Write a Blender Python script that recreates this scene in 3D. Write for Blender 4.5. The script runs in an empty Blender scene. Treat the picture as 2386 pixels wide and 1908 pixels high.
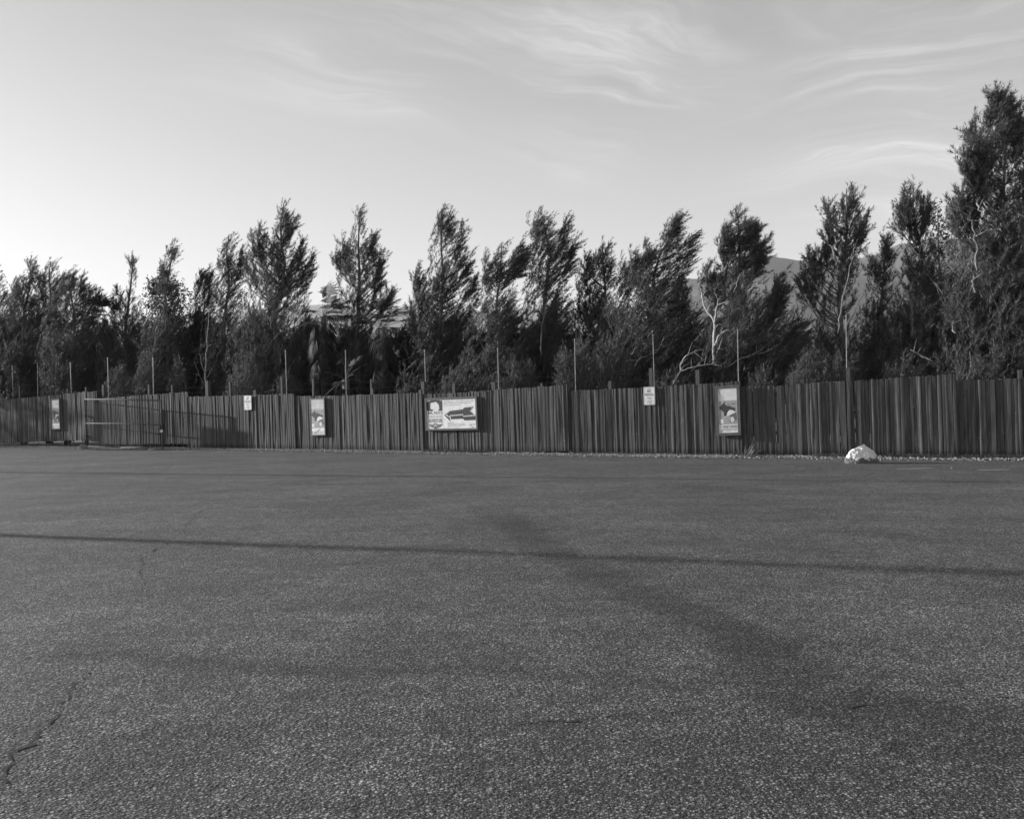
import bpy, bmesh, math, random
import numpy as np
from mathutils import Vector, Matrix, noise, Euler

random.seed(7); rng = np.random.default_rng(11)
S = bpy.context.scene; C = S.collection
R = math.radians

# ------------------------------------------------------------------ camera
W, H, F = 2386.0, 1908.0, 2200.0          # photograph's pixels, focal length in them
EYE = 1.5
cam = bpy.data.cameras.new('camera'); cam.sensor_width = 36.0; cam.lens = 36.0 * F / W
cam.clip_start = 0.1; cam.clip_end = 40000
camo = bpy.data.objects.new('camera', cam); C.objects.link(camo); S.camera = camo
camo.matrix_world = Matrix.Translation((0, 0, EYE)) @ Matrix.Rotation(R(90 - 0.456), 4, 'X') @ Matrix.Rotation(R(-1.0), 4, 'Z')
S.render.resolution_x = 1024; S.render.resolution_y = 818
CM = camo.matrix_world.to_3x3()

# ------------------------------------------------------------------ sky, sun, exposure
SUN_AZ, SUN_EL = 18.5, 12.0               # the sun stands to the left, a little ahead of the camera
sd = Vector((-math.cos(R(SUN_AZ)) * math.cos(R(SUN_EL)), math.sin(R(SUN_AZ)) * math.cos(R(SUN_EL)), math.sin(R(SUN_EL))))
w = bpy.data.worlds.new('World'); S.world = w; w.use_nodes = True
S.view_settings.view_transform = 'Standard'; S.view_settings.look = 'None'
S.view_settings.exposure = 1.12; S.view_settings.gamma = 1.0

class NT:
    """tiny node-tree helper"""
    def __init__(s, t): s.t = t; s.N = t.nodes; s.L = t.links
    def n(s, kind, ins=None, **kw):
        nd = s.N.new(kind)
        for k, v in kw.items(): setattr(nd, k, v)
        for k, v in (ins or {}).items():
            if isinstance(v, bpy.types.NodeSocket): s.L.new(v, nd.inputs[k])
            else: nd.inputs[k].default_value = v
        return nd
    def math(s, op, a, b=0.0, c=0.0, clamp=False):
        return s.n('ShaderNodeMath', {0: a, 1: b, 2: c}, operation=op, use_clamp=clamp).outputs[0]
    def ramp(s, f, a, b, lo=0.0, hi=1.0, smooth=True):
        nd = s.n('ShaderNodeMapRange', {0: f, 1: a, 2: b, 3: lo, 4: hi})
        if smooth: nd.interpolation_type = 'SMOOTHSTEP'
        return nd.outputs[0]
    def noise(s, vec, scale, detail=4, rough=0.55, dist=0.0):
        return s.n('ShaderNodeTexNoise', {'Vector': vec, 'Scale': scale, 'Detail': detail, 'Roughness': rough, 'Distortion': dist}).outputs[0]

g = NT(w.node_tree); g.N.clear()
sky = g.n('ShaderNodeTexSky', sky_type='NISHITA', sun_disc=False, sun_elevation=R(SUN_EL), sun_rotation=R(-90 + SUN_AZ),
          altitude=300, air_density=1.0, dust_density=2.6, ozone_density=1.0)
sep = g.n('ShaderNodeSeparateColor', {0: sky.outputs[0]})
# black-and-white film behind an orange filter: mostly the red record
bw = g.math('ADD', g.math('ADD', g.math('MULTIPLY', sep.outputs[0], 0.60), g.math('MULTIPLY', sep.outputs[1], 0.34)), g.math('MULTIPLY', sep.outputs[2], 0.10))
bw = g.math('MULTIPLY', g.math('POWER', bw, 0.55), 1.84)
tc = g.n('ShaderNodeTexCoord'); sx = g.n('ShaderNodeSeparateXYZ', {0: tc.outputs['Generated']})
zz = g.math('ADD', g.math('MAXIMUM', sx.outputs[2], 0.0), 0.16)      # cirrus sheet overhead, foreshortened towards the horizon
cu = g.math('DIVIDE', sx.outputs[0], zz); cv = g.math('DIVIDE', sx.outputs[1], zz)
cvec = g.n('ShaderNodeCombineXYZ', {0: cu, 1: cv, 2: 3.0}).outputs[0]
def streaks(angle, sc, lo, hi, seed, fine):
    mp = g.n('ShaderNodeMapping', {'Vector': cvec, 'Rotation': (0, 0, R(angle)), 'Location': (seed, seed * 2, 0)}).outputs[0]
    wp = g.n('ShaderNodeTexNoise', {'Vector': mp, 'Scale': 1.1, 'Detail': 4.0}).outputs[1]
    wv = g.n('ShaderNodeVectorMath', {0: mp, 1: g.n('ShaderNodeVectorMath', {0: wp, 1: (0.85, 0.85, 0.9)}, operation='MULTIPLY').outputs[0]}, operation='ADD').outputs[0]
    wv = g.n('ShaderNodeMapping', {'Vector': wv, 'Scale': (0.45, 2.0, 1.0)}).outputs[0]
    a = g.ramp(g.noise(wv, sc, 10, 0.62, 0.35), lo, hi); b = g.ramp(g.noise(wv, sc * fine, 8, 0.7, 0.5), 0.30, 0.70, 0.35, 1.0)
    fb = g.n('ShaderNodeMapping', {'Vector': wv, 'Scale': (1.1, 4.0, 1.0)}).outputs[0]
    c = g.ramp(g.noise(fb, sc * 2.2, 8, 0.7, 0.25), 0.30, 0.66, 0.55, 1.15)
    return g.math('MULTIPLY', g.math('MULTIPLY', a, b), c)
def blob(x0, z0, rx, rz):      # where the cirrus is thickest (direction x, z)
    dx = g.math('DIVIDE', g.math('SUBTRACT', sx.outputs[0], x0), rx); dz = g.math('DIVIDE', g.math('SUBTRACT', sx.outputs[2], z0), rz)
    return g.math('POWER', 2.718, g.math('MULTIPLY', g.math('ADD', g.math('MULTIPLY', dx, dx), g.math('MULTIPLY', dz, dz)), -1.0))
s1 = streaks(-32, 1.5, 0.36, 0.72, 4.0, 3.1); s2 = streaks(24, 1.7, 0.36, 0.72, 9.0, 3.0)
m1 = g.math('ADD', g.math('ADD', blob(0.085, 0.29, 0.07, 0.045), blob(0.17, 0.37, 0.16, 0.05)), g.math('MULTIPLY', blob(-0.10, 0.34, 0.16, 0.05), 0.45), clamp=True)
m2 = g.math('ADD', blob(0.38, 0.33, 0.12, 0.08), g.math('MULTIPLY', blob(0.36, 0.22, 0.10, 0.05), 0.6), clamp=True)
cl = g.math('MAXIMUM', g.math('MULTIPLY', s1, m1), g.math('MULTIPLY', g.math('MULTIPLY', s2, m2), 0.7))
thin = g.ramp(sx.outputs[2], 0.02, 0.50, 1.08, 0.62, smooth=False)     # the low haze layer thins upwards
val = g.math('MULTIPLY', g.math('MULTIPLY', bw, thin), g.math('ADD', 1.0, g.math('MULTIPLY', cl, 1.25)))
col = g.n('ShaderNodeCombineColor', {0: val, 1: val, 2: val}).outputs[0]
bg = g.n('ShaderNodeBackground', {'Color': col, 'Strength': 0.105})
g.L.new(bg.outputs[0], g.n('ShaderNodeOutputWorld').inputs[0])

sun = bpy.data.lights.new('sun', 'SUN'); sun.energy = 4.3; sun.angle = R(0.55); sun.color = (1, 1, 1)
suno = bpy.data.objects.new('sun', sun); C.objects.link(suno)
suno.rotation_euler = sd.to_track_quat('Z', 'Y').to_euler(); suno.location = (-30, 0, 20)

# ------------------------------------------------------------------ pixel -> place
def ray(px, py):
    d = CM @ Vector(((px - W / 2) / F, -(py - H / 2) / F, -1.0)); return d
def at(px, py, Y):
    d = ray(px, py); t = Y / d.y; return Vector((d.x * t, Y, EYE + d.z * t))
def ground(px, py):
    d = ray(px, py); t = -EYE / d.z; return Vector((d.x * t, d.y * t, 0))
def horizon_y(px): return 936.5 - math.tan(R(1.0)) * (px - W / 2)

FP = [(-60, 60), (-45, 52.0), (-21.1, 39.3), (-11.6, 34.1), (-7.0, 31.4), (-2.7, 28.8), (1.6, 26.25), (5.9, 24.0), (10.3, 21.95), (16, 19.5), (30, 14.0)]
def fz(X):
    for a, b in zip(FP, FP[1:]):
        if X <= b[0] or b is FP[-1]:
            return a[1] + (b[1] - a[1]) * (X - a[0]) / (b[0] - a[0])
def fence_at(px):
    """point of the fence line in the column px of the photograph"""
    d = ray(px, horizon_y(px)); lo, hi = 5.0, 80.0
    for _ in range(50):
        m = (lo + hi) / 2
        if m < fz(d.x / d.y * m): lo = m
        else: hi = m
    return Vector((d.x / d.y * lo, lo, 0))
def fdir(X):
    e = 0.3; v = Vector((2 * e, fz(X + e) - fz(X - e), 0)); return v.normalized()
def fnor(X):
    d = fdir(X); return Vector((d.y, -d.x, 0))       # towards the camera

# ------------------------------------------------------------------ objects
def tag(o, label=None, cat=None, group=None, kind=None):
    if label: o['label'] = label
    if cat: o['category'] = cat
    if group: o['group'] = group
    if kind: o['kind'] = kind
    return o
def empty(name, loc, label, cat, group=None):
    o = bpy.data.objects.new(name, None); C.objects.link(o); o.location = loc; o.empty_display_size = 0.3
    return tag(o, label, cat, group)
def link(name, me, mat, parent=None, smooth=False):
    o = bpy.data.objects.new(name, me); C.objects.link(o)
    if mat: me.materials.append(mat)
    if parent:
        o.parent = parent; o.matrix_parent_inverse = Matrix.Translation(parent.location).inverted()
    if smooth:
        me.polygons.foreach_set('use_smooth', [True] * len(me.polygons))
    return o
def tri_mesh(name, V, n_tri):
    """V (n_tri*3,3): loose triangles"""
    me = bpy.data.meshes.new(name); V = np.asarray(V, dtype=np.float32)
    me.vertices.add(len(V)); me.vertices.foreach_set('co', V.ravel())
    me.loops.add(n_tri * 3); me.loops.foreach_set('vertex_index', np.arange(n_tri * 3, dtype=np.int32))
    me.polygons.add(n_tri); me.polygons.foreach_set('loop_start', np.arange(n_tri, dtype=np.int32) * 3)
    me.update(calc_edges=True); return me
class MB:
    def __init__(s): s.v = []; s.f = []; s.t = []
    def add(s, vs, fs, tone=0.5):
        k = len(s.v); s.v += [tuple(v) for v in vs]; s.f += [tuple(i + k for i in f) for f in fs]; s.t += [tone] * len(vs); return s
    def box(s, o, ax, ay, az, tone=0.5):
        """o corner-centre; ax,ay,az half-extent vectors"""
        vs = [o + ax * i + ay * j + az * k for i in (-1, 1) for j in (-1, 1) for k in (-1, 1)]
        return s.add(vs, [(0, 1, 3, 2), (4, 6, 7, 5), (0, 4, 5, 1), (2, 3, 7, 6), (0, 2, 6, 4), (1, 5, 7, 3)], tone)
    def tube(s, pts, rad, n=6, tone=0.5):
        pts = [Vector(p) for p in pts]
        if not hasattr(rad, '__len__'): rad = [rad] * len(pts)
        rings = []
        for i, p in enumerate(pts):
            d = (pts[min(i + 1, len(pts) - 1)] - pts[max(i - 1, 0)])
            if d.length < 1e-9: d = Vector((0, 0, 1))
            d.normalize(); a = d.cross(Vector((0.31, 0.95, 0.07)))
            if a.length < 0.1: a = d.cross(Vector((1, 0, 0)))
            a.normalize(); b = d.cross(a)
            rings.append([p + (a * math.cos(6.2832 * k / n) + b * math.sin(6.2832 * k / n)) * rad[i] for k in range(n)])
        vs = [q for r in rings for q in r]; fs = []
        for i in range(len(pts) - 1):
            for k in range(n):
                fs.append((i * n + k, i * n + (k + 1) % n, (i + 1) * n + (k + 1) % n, (i + 1) * n + k))
        fs.append(tuple(range(n))[::-1]); fs.append(tuple(range((len(pts) - 1) * n, len(pts) * n)))
        return s.add(vs, fs, tone)
    def mesh(s, name):
        me = bpy.data.meshes.new(name); me.from_pydata(s.v, [], s.f)
        a = me.attributes.new('tone', 'FLOAT', 'POINT'); a.data.foreach_set('value', s.t)
        me.update(); return me
    def build(s, name, mat, parent=None, smooth=False): return link(name, s.mesh(name), mat, parent, smooth)

# ------------------------------------------------------------------ materials (all neutral: the photograph is black and white)
def mat(name, base=0.3, rough=0.8, spec=0.3):
    m = bpy.data.materials.new(name); m.use_nodes = True; t = NT(m.node_tree); p = m.node_tree.nodes['Principled BSDF']
    p.inputs['Base Color'].default_value = (base, base, base, 1); p.inputs['Roughness'].default_value = rough
    p.inputs['Specular IOR Level'].default_value = spec
    return m, t, p
def grey(t, p, val):
    t.L.new(t.n('ShaderNodeCombineColor', {0: val, 1: val, 2: val}).outputs[0], p.inputs['Base Color'])
def bump(t, p, h, strength, dist):
    t.L.new(t.n('ShaderNodeBump', {'Height': h, 'Strength': strength, 'Distance': dist}).outputs[0], p.inputs['Normal'])
def pos(t): return t.n('ShaderNodeNewGeometry').outputs['Position']

def m_asphalt():
    m, t, p = mat('asphalt', 0.1, 0.85, 0.35); P0 = pos(t)
    wob = t.n('ShaderNodeTexNoise', {'Vector': P0, 'Scale': 34.0, 'Detail': 2.0}).outputs[1]
    P = t.n('ShaderNodeVectorMath', {0: P0, 1: t.n('ShaderNodeVectorMath', {0: wob, 1: (0.012, 0.012, 0.0)}, operation='MULTIPLY').outputs[0]}, operation='ADD').outputs[0]
    def stones(scale, lo, pw):
        v = t.n('ShaderNodeTexVoronoi', {'Vector': P, 'Scale': scale, 'Randomness': 1.0}); c = t.n('ShaderNodeSeparateColor', {0: v.outputs['Color']})
        k = t.math('POWER', t.ramp(c.outputs[0], lo, 1.0), pw)
        return t.math('MULTIPLY', k, t.ramp(v.outputs['Distance'], 0.26, 0.50, 1.0, 0.05)), v.outputs['Distance'], c.outputs[1]
    a, da, ca = stones(52.0, 0.45, 1.4); b, db, cb = stones(95.0, 0.35, 1.6); d, dd, cd = stones(170.0, 0.3, 1.5)
    worn = t.ramp(t.noise(P0, 2.6, 5, 0.65), 0.30, 0.70)               # where the binder has worn off the stones
    st = t.math('MAXIMUM', t.math('MULTIPLY', a, 0.85), t.math('MAXIMUM', b, t.math('MULTIPLY', d, 0.8)))
    base = t.math('ADD', t.math('MULTIPLY', st, t.math('ADD', t.math('MULTIPLY', worn, 0.16), 0.26)), t.math('ADD', t.math('MULTIPLY', cb, 0.024), 0.016))
    big = t.ramp(t.noise(P0, 0.5, 6, 0.65, 0.6), 0.3, 0.72, 0.80, 1.18)
    mid = t.ramp(t.noise(P0, 9.0, 5, 0.7), 0.28, 0.72, 0.74, 1.24)
    gp = t.n('ShaderNodeMapping', {'Vector': P0, 'Scale': (0.25, 1.6, 1.0), 'Rotation': (0, 0, R(4))}).outputs[0]
    lanes = t.ramp(t.noise(gp, 0.9, 5, 0.65, 0.3), 0.3, 0.7, 0.86, 1.10)
    pit = t.ramp(t.noise(P0, 28.0, 3, 0.6), 0.62, 0.72, 1.0, 0.45)      # missing stones
    stain = t.n('ShaderNodeAttribute', attribute_name='stain').outputs['Fac']
    val = t.math('MULTIPLY', t.math('MULTIPLY', t.math('MULTIPLY', base, pit), t.math('MULTIPLY', big, t.math('MULTIPLY', mid, lanes))), t.math('SUBTRACT', 1.0, t.math('MULTIPLY', stain, 1.35)))
    grey(t, p, t.math('MULTIPLY', val, 1.13))
    h = t.math('ADD', t.math('MULTIPLY', t.ramp(da, 0.0, 0.7, 1.0, 0.0), t.math('ADD', ca, 0.3)), t.math('MULTIPLY', t.ramp(db, 0.0, 0.7, 0.7, 0.0), cb))
    bump(t, p, h, 0.7, 0.0042); return m
def m_simple(name, base, rough=0.85, var=0.25, scale=8.0, spec=0.25, bumpd=0.0, mapping=None):
    m, t, p = mat(name, base, rough, spec); P = t.n('ShaderNodeTexCoord').outputs['Object']
    if mapping: P = t.n('ShaderNodeMapping', {'Vector': P, 'Scale': mapping}).outputs[0]
    n = t.noise(P, scale, 6, 0.6)
    tone = t.n('ShaderNodeAttribute', attribute_name='tone').outputs['Fac']
    val = t.math('MULTIPLY', base, t.ramp(n, 0.25, 0.75, 1 - var, 1 + var)); grey(t, p, val)
    if bumpd: bump(t, p, n, 0.6, bumpd)
    return m
def m_wood():
    m, t, p = mat('weathered_board', 0.1, 0.8, 0.3); P = pos(t)
    tone = t.n('ShaderNodeAttribute', attribute_name='tone').outputs['Fac']
    off = t.n('ShaderNodeCombineXYZ', {0: t.math('MULTIPLY', tone, 31.0), 1: 0.0, 2: t.math('MULTIPLY', tone, 17.0)}).outputs[0]
    Q = t.n('ShaderNodeVectorMath', {0: P, 1: off}, operation='ADD').outputs[0]
    fine = t.noise(t.n('ShaderNodeMapping', {'Vector': Q, 'Scale': (32, 32, 1.6)}).outputs[0], 1.0, 6, 0.75)
    blot = t.noise(t.n('ShaderNodeMapping', {'Vector': Q, 'Scale': (5, 5, 1.1)}).outputs[0], 1.0, 4, 0.6)
    fleck = t.noise(t.n('ShaderNodeMapping', {'Vector': Q, 'Scale': (26, 26, 11)}).outputs[0], 1.0, 2, 0.5)
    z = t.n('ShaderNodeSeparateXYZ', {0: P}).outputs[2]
    foot_tone = t.ramp(t.math('ADD', z, t.math('MULTIPLY', t.math('SUBTRACT', blot, 0.5), 0.10)), 0.10, 0.26, 0.50, 1.0)  # boards get darker towards the bottom
    base = t.math('MULTIPLY', t.math('ADD', t.math('MULTIPLY', tone, 0.070), 0.044), t.ramp(fine, 0.25, 0.75, 0.55, 1.45))
    base = t.math('MULTIPLY', base, t.math('MULTIPLY', t.ramp(blot, 0.25, 0.75, 0.7, 1.3), foot_tone))
    base = t.math('ADD', base, t.ramp(fleck, 0.68, 0.78, 0.0, 0.16)); grey(t, p, base)
    bump(t, p, fine, 0.7, 0.006); return m
def m_leaf(name, lo, hi, trans=0.25, rough=0.55):
    m, t, p = mat(name, lo, rough, 0.35); P = pos(t)
    n = t.noise(P, 1.3, 3, 0.6)
    rnd = t.n('ShaderNodeNewGeometry').outputs['Random Per Island']
    v = t.math('ADD', t.math('MULTIPLY', n, 0.5), t.math('MULTIPLY', rnd, 0.5))
    val = t.ramp(v, 0.2, 0.8, lo, hi); grey(t, p, val)
    tr = t.n('ShaderNodeBsdfTranslucent', {'Color': t.n('ShaderNodeCombineColor', {0: val, 1: val, 2: val}).outputs[0]})
    mx = t.n('ShaderNodeMixShader', {0: trans, 1: p.outputs[0], 2: tr.outputs[0]})
    t.L.new(mx.outputs[0], t.N['Material Output'].inputs[0]); return m

M = dict(
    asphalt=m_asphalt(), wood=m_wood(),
    needles=m_leaf('pine_needles', 0.055, 0.15, 0.35), needles_dark=m_leaf('dark_needles', 0.03, 0.075, 0.25),
    thatch=m_leaf('dark_frond', 0.02, 0.045, 0.1, 0.75), shrub=m_leaf('shrub_foliage', 0.07, 0.17), leaf=m_leaf('broad_leaf', 0.05, 0.13), frond=m_leaf('palm_frond', 0.05, 0.13),
    bark=m_simple('bark', 0.16, 0.9, 0.5, 6.0, bumpd=0.02, mapping=(4, 4, 1)), light_bark=m_simple('light_bark', 0.26, 0.9, 0.4, 7.0), pale_bark=m_simple('pale_dead_wood', 0.40, 0.8, 0.3, 9.0),
    dirt=m_simple('dirt', 0.09, 0.95, 0.4, 1.7, bumpd=0.02), gravel=m_simple('gravel', 0.26, 0.9, 0.5, 30),
    hill=m_simple('hill_scrub', 0.06, 0.95, 0.35, 0.004), hazed_hill=m_simple('hazed_desert_hill', 0.40, 0.95, 0.2, 0.004), post=m_simple('old_post_wood', 0.10, 0.85, 0.35, 9.0, mapping=(6, 6, 1)),  # far hills: distance haze put into their pale bare colour
    galv=m_simple('galvanised_metal', 0.30, 0.45, 0.2, 12, spec=0.5), rail=m_simple('pale_weathered_pipe', 0.13, 0.9, 0.35, 14, spec=0.05),
    paint=m_simple('white_pole_paint', 0.27, 0.5, 0.3, 7), frame=m_simple('painted_frame_wood', 0.10, 0.65, 0.3, 14, spec=0.4),
    dark=m_simple('dark_metal', 0.03, 0.5, 0.3, 9), white=m_simple('white_enamel', 0.75, 0.4, 0.06, 9, spec=0.5),
    ink=m_simple('dark_ink', 0.06, 0.6, 0.25, 20), mid=m_simple('mid_grey_ink', 0.16, 0.6, 0.2, 14), soft=m_simple('faded_ink', 0.36, 0.6, 0.12, 20),
    pale=m_simple('pale_print', 0.72, 0.55, 0.10, 9), sheet=m_simple('poster_sheet', 0.80, 0.5, 0.12, 6), sheet2=m_simple('faded_poster_sheet', 0.55, 0.5, 0.2, 5),
    wornpaint=m_simple('worn_line_paint', 0.30, 0.85, 0.4, 22),
)

# ------------------------------------------------------------------ lettering (flat text turned into meshes)
def text_verts(s):
    cu = bpy.data.curves.new('t', 'FONT'); cu.body = s; cu.resolution_u = 2; cu.offset = 0.012
    o = bpy.data.objects.new('t', cu); C.objects.link(o)
    dg = bpy.context.evaluated_depsgraph_get(); me = bpy.data.meshes.new_from_object(o.evaluated_get(dg))
    vs = [v.co.copy() for v in me.vertices]; fs = [tuple(p.vertices) for p in me.polygons]
    bpy.data.objects.remove(o); bpy.data.curves.remove(cu); bpy.data.meshes.remove(me)
    x0 = min(v.x for v in vs); x1 = max(v.x for v in vs); y0 = min(v.y for v in vs); y1 = max(v.y for v in vs)
    return [((v.x - x0) / (x1 - x0), (v.y - y0) / (y1 - y0)) for v in vs], fs
TEXT = {s: text_verts(s) for s in ['NO', 'PARKING', 'FIRE', 'LANE', 'DINOSAUR!', 'ICE CREAM!', 'SWEETOSAUR', 'MR. REX\'S', 'DINOSAUR', 'ADVENTURE']}

class Board:
    """a flat board on the fence: u to the right, v up (both 0..1), layers stacked towards the viewer"""
    def __init__(s, x0, x1, ytl, ytr, yb, proud=0.06):
        a = fence_at(x0); b = fence_at(x1); n = fnor((a.x + b.x) / 2)
        s.n = n; s.d = (b - a).normalized()
        s.o = a + n * proud; s.w = (b - a).length
        s.zb = at(x0, yb[0], s.o.y).z; s.zt = at(x0, ytl, s.o.y).z; s.h = s.zt - s.zb
        s.zb2 = at(x1, yb[1], (s.o + s.d * s.w).y).z
        lean = 0.02
        s.up = Vector((0, 0, 1)) - s.d * lean
        s.tilt = (s.zb2 - s.zb) / s.w
    def P(s, u, v, k=0.0):
        return s.o + s.d * (u * s.w) + Vector((0, 0, s.zb + u * s.w * s.tilt)) + s.up * (v * s.h) + s.n * k
    def poly(s, mb, uv, k): mb.add([s.P(u, v, k * 0.35 + 0.001) for u, v in uv], [tuple(range(len(uv)))])
    def rect(s, mb, u0, v0, u1, v1, k): s.poly(mb, [(u0, v0), (u1, v0), (u1, v1), (u0, v1)], k)
    def text(s, mb, t, u0, v0, u1, v1, k):
        vs, fs = TEXT[t]; mb.add([s.P(u0 + (u1 - u0) * x, v0 + (v1 - v0) * y, k * 0.35 + 0.001) for x, y in vs], fs)
    def slab(s, mb, u0, v0, u1, v1, k0, k1):
        vs = [s.P(u, v, k) for k in (k0, k1) for u, v in ((u0, v0), (u1, v0), (u1, v1), (u0, v1))]
        mb.add(vs, [(3, 2, 1, 0), (4, 5, 6, 7), (0, 1, 5, 4), (1, 2, 6, 5), (2, 3, 7, 6), (3, 0, 4, 7)])
    def root(s, name, label, cat, group=None): return empty(name, s.P(0.5, 0), label, cat, group)
    def frame(s, mb, fw, k0, k1):
        fu, fv = fw / s.w, fw / s.h
        s.slab(mb, -fu, -fv, 1 + fu, 0, k0, k1); s.slab(mb, -fu, 1, 1 + fu, 1 + fv, k0, k1)
        s.slab(mb, -fu, 0, 0, 1, k0, k1 - 0.002); s.slab(mb, 1, 0, 1 + fu, 1, k0, k1 - 0.002)

# ------------------------------------------------------------------ ground
def sheet(name, x0, y0, x1, y1, z, m):
    me = bpy.data.meshes.new(name); me.from_pydata([(x0, y0, z), (x1, y0, z), (x1, y1, z), (x0, y1, z)], [], [(0, 1, 2, 3)])
    return tag(link(name, me, m), kind='structure')
sheet('ground', -14000, -4000, 14000, 14000, -0.06, M['dirt'])

def lot_z(x, y):
    return 0.012 * (noise.noise(Vector((x * 0.45, y * 0.8, 0))) * 0.6 + noise.noise(Vector((x * 1.1 + 9, y * 1.9, 3))) * 0.25 + noise.noise(Vector((x * 0.12, y * 0.2, 7))) * 1.6)
def seg_dist(PX, PY, pts):
    """distance to a polyline and the position along it"""
    best = np.full(PX.shape, 1e9); par = np.zeros(PX.shape)
    n = len(pts) - 1
    for i in range(n):
        ax, ay = pts[i][:2]; bx, by = pts[i + 1][:2]; dx, dy = bx - ax, by - ay
        t = np.clip(((PX - ax) * dx + (PY - ay) * dy) / (dx * dx + dy * dy + 1e-9), 0, 1)
        d = np.hypot(PX - ax - t * dx, PY - ay - t * dy); k = d < best
        best[k] = d[k]; par[k] = (i + t[k]) / n
    return best, par
def sstep(a, b, x):
    t = np.clip((x - a) / (b - a), 0, 1); return t * t * (3 - 2 * t)
def parking_lot():
    nr, nc = 430, 380
    u = np.linspace(-1, 1, nc); u = np.sign(u) * (0.55 * np.abs(u) + 0.95 * np.abs(u) ** 3)
    X = np.zeros((nr, nc)); Y = np.zeros((nr, nc)); Z = np.zeros((nr, nc))
    for j in range(nc):
        # far edge: 0.55 m in front of the fence along this fan line
        lo, hi = 4.0, 80.0
        for _ in range(40):
            m = (lo + hi) / 2
            if (m - 8) < fz(u[j] * m) - 0.50: lo = m
            else: hi = m
        q = 4.0 * (lo / 4.0) ** np.linspace(0, 1, nr)
        Y[:, j] = q - 8; X[:, j] = u[j] * q
    nv = np.array([[noise.noise(Vector((x * 0.45, y * 0.8, 0))) * 0.6 + noise.noise(Vector((x * 1.1 + 9, y * 1.9, 3))) * 0.25 + noise.noise(Vector((x * 0.12, y * 0.2, 7))) * 1.6 for x, y in zip(a, b)] for a, b in zip(X, Y)])
    Z = 0.012 * nv
    wob = np.array([[noise.fractal(Vector((x * 1.3, y * 2.2, 5)), 1.0, 2.0, 4) for x, y in zip(a, b)] for a, b in zip(X, Y)])
    fin = np.array([[noise.fractal(Vector((x * 5, y * 7, 2)), 1.0, 2.0, 3) for x, y in zip(a, b)] for a, b in zip(X, Y)])
    st = np.zeros_like(X)
    def band(pxs, w0, w1, amp):
        nonlocal st
        d, t = seg_dist(X, Y, [ground(*p) for p in pxs]); wd = w0 + (w1 - w0) * t
        k = (1 - sstep(0.62, 1.12, d / wd + 0.40 * wob + 0.40 * fin)) * amp
        k *= np.clip(np.minimum(t * 8 + 0.15, (1 - t) * 8 + 0.3), 0, 1)
        st = np.maximum(st, k)
    band([(1130, 1175), (1215, 1235), (1300, 1295), (1400, 1340), (1520, 1400), (1650, 1440), (1740, 1480), (1840, 1540)], 0.30, 0.22, 0.27)
    band([(1740, 1480), (1800, 1540), (1800, 1590), (1900, 1640), (2100, 1650), (2500, 1700)], 0.36, 0.26, 0.30)
    band([(1640, 1580), (1780, 1560), (1960, 1560)], 0.22, 0.16, 0.18)
    band([(1900, 1630), (2100, 1720), (2500, 1790)], 0.14, 0.26, 0.22)
    band([(30, 1535), (300, 1525), (520, 1548), (800, 1568), (1100, 1560), (1400, 1580), (1650, 1600)], 0.14, 0.12, 0.22)
    band([(150, 1730), (480, 1705), (900, 1700), (1250, 1690), (1700, 1650)], 0.10, 0.06, 0.17)
    band([(600, 1330), (1000, 1325), (1300, 1320)], 0.22, 0.15, 0.12)
    band([(0, 1160), (450, 1150), (900, 1105), (1050, 1090)], 0.45, 0.3, 0.12)
    band([(100, 1110), (500, 1105)], 0.5, 0.4, 0.12)
    band([(1900, 1230), (2150, 1255), (2386, 1265)], 0.3, 0.3, 0.13)
    band([(1550, 1130), (1900, 1150), (2386, 1155)], 0.5, 0.3, 0.12)
    d, t = seg_dist(X, Y, [ground(662, 1417), ground(690, 1418)]); st = np.maximum(st, 0.35 * (1 - sstep(0.01, 0.05, d)))
    d, t = seg_dist(X, Y, [ground(760, 1436), ground(850, 1436)]); st -= 0.25 * (1 - sstep(0.02, 0.12, d + 0.05 * wob))
    me = bpy.data.meshes.new('parking_lot'); V = np.stack([X, Y, Z], -1).reshape(-1, 3)
    me.vertices.add(len(V)); me.vertices.foreach_set('co', V.astype(np.float32).ravel())
    i = np.arange((nr - 1) * (nc - 1)); r, c = i // (nc - 1), i % (nc - 1); a = r * nc + c
    Q = np.stack([a, a + 1, a + nc + 1, a + nc], -1).astype(np.int32)
    me.loops.add(Q.size); me.loops.foreach_set('vertex_index', Q.ravel()); me.polygons.add(len(Q))
    me.polygons.foreach_set('loop_start', np.arange(len(Q), dtype=np.int32) * 4); me.update(calc_edges=True)
    at_ = me.attributes.new('stain', 'FLOAT', 'POINT'); at_.data.foreach_set('value', st.astype(np.float32).ravel())
    tag(link('parking_lot', me, M['asphalt'], smooth=True), kind='structure')
parking_lot()

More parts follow.
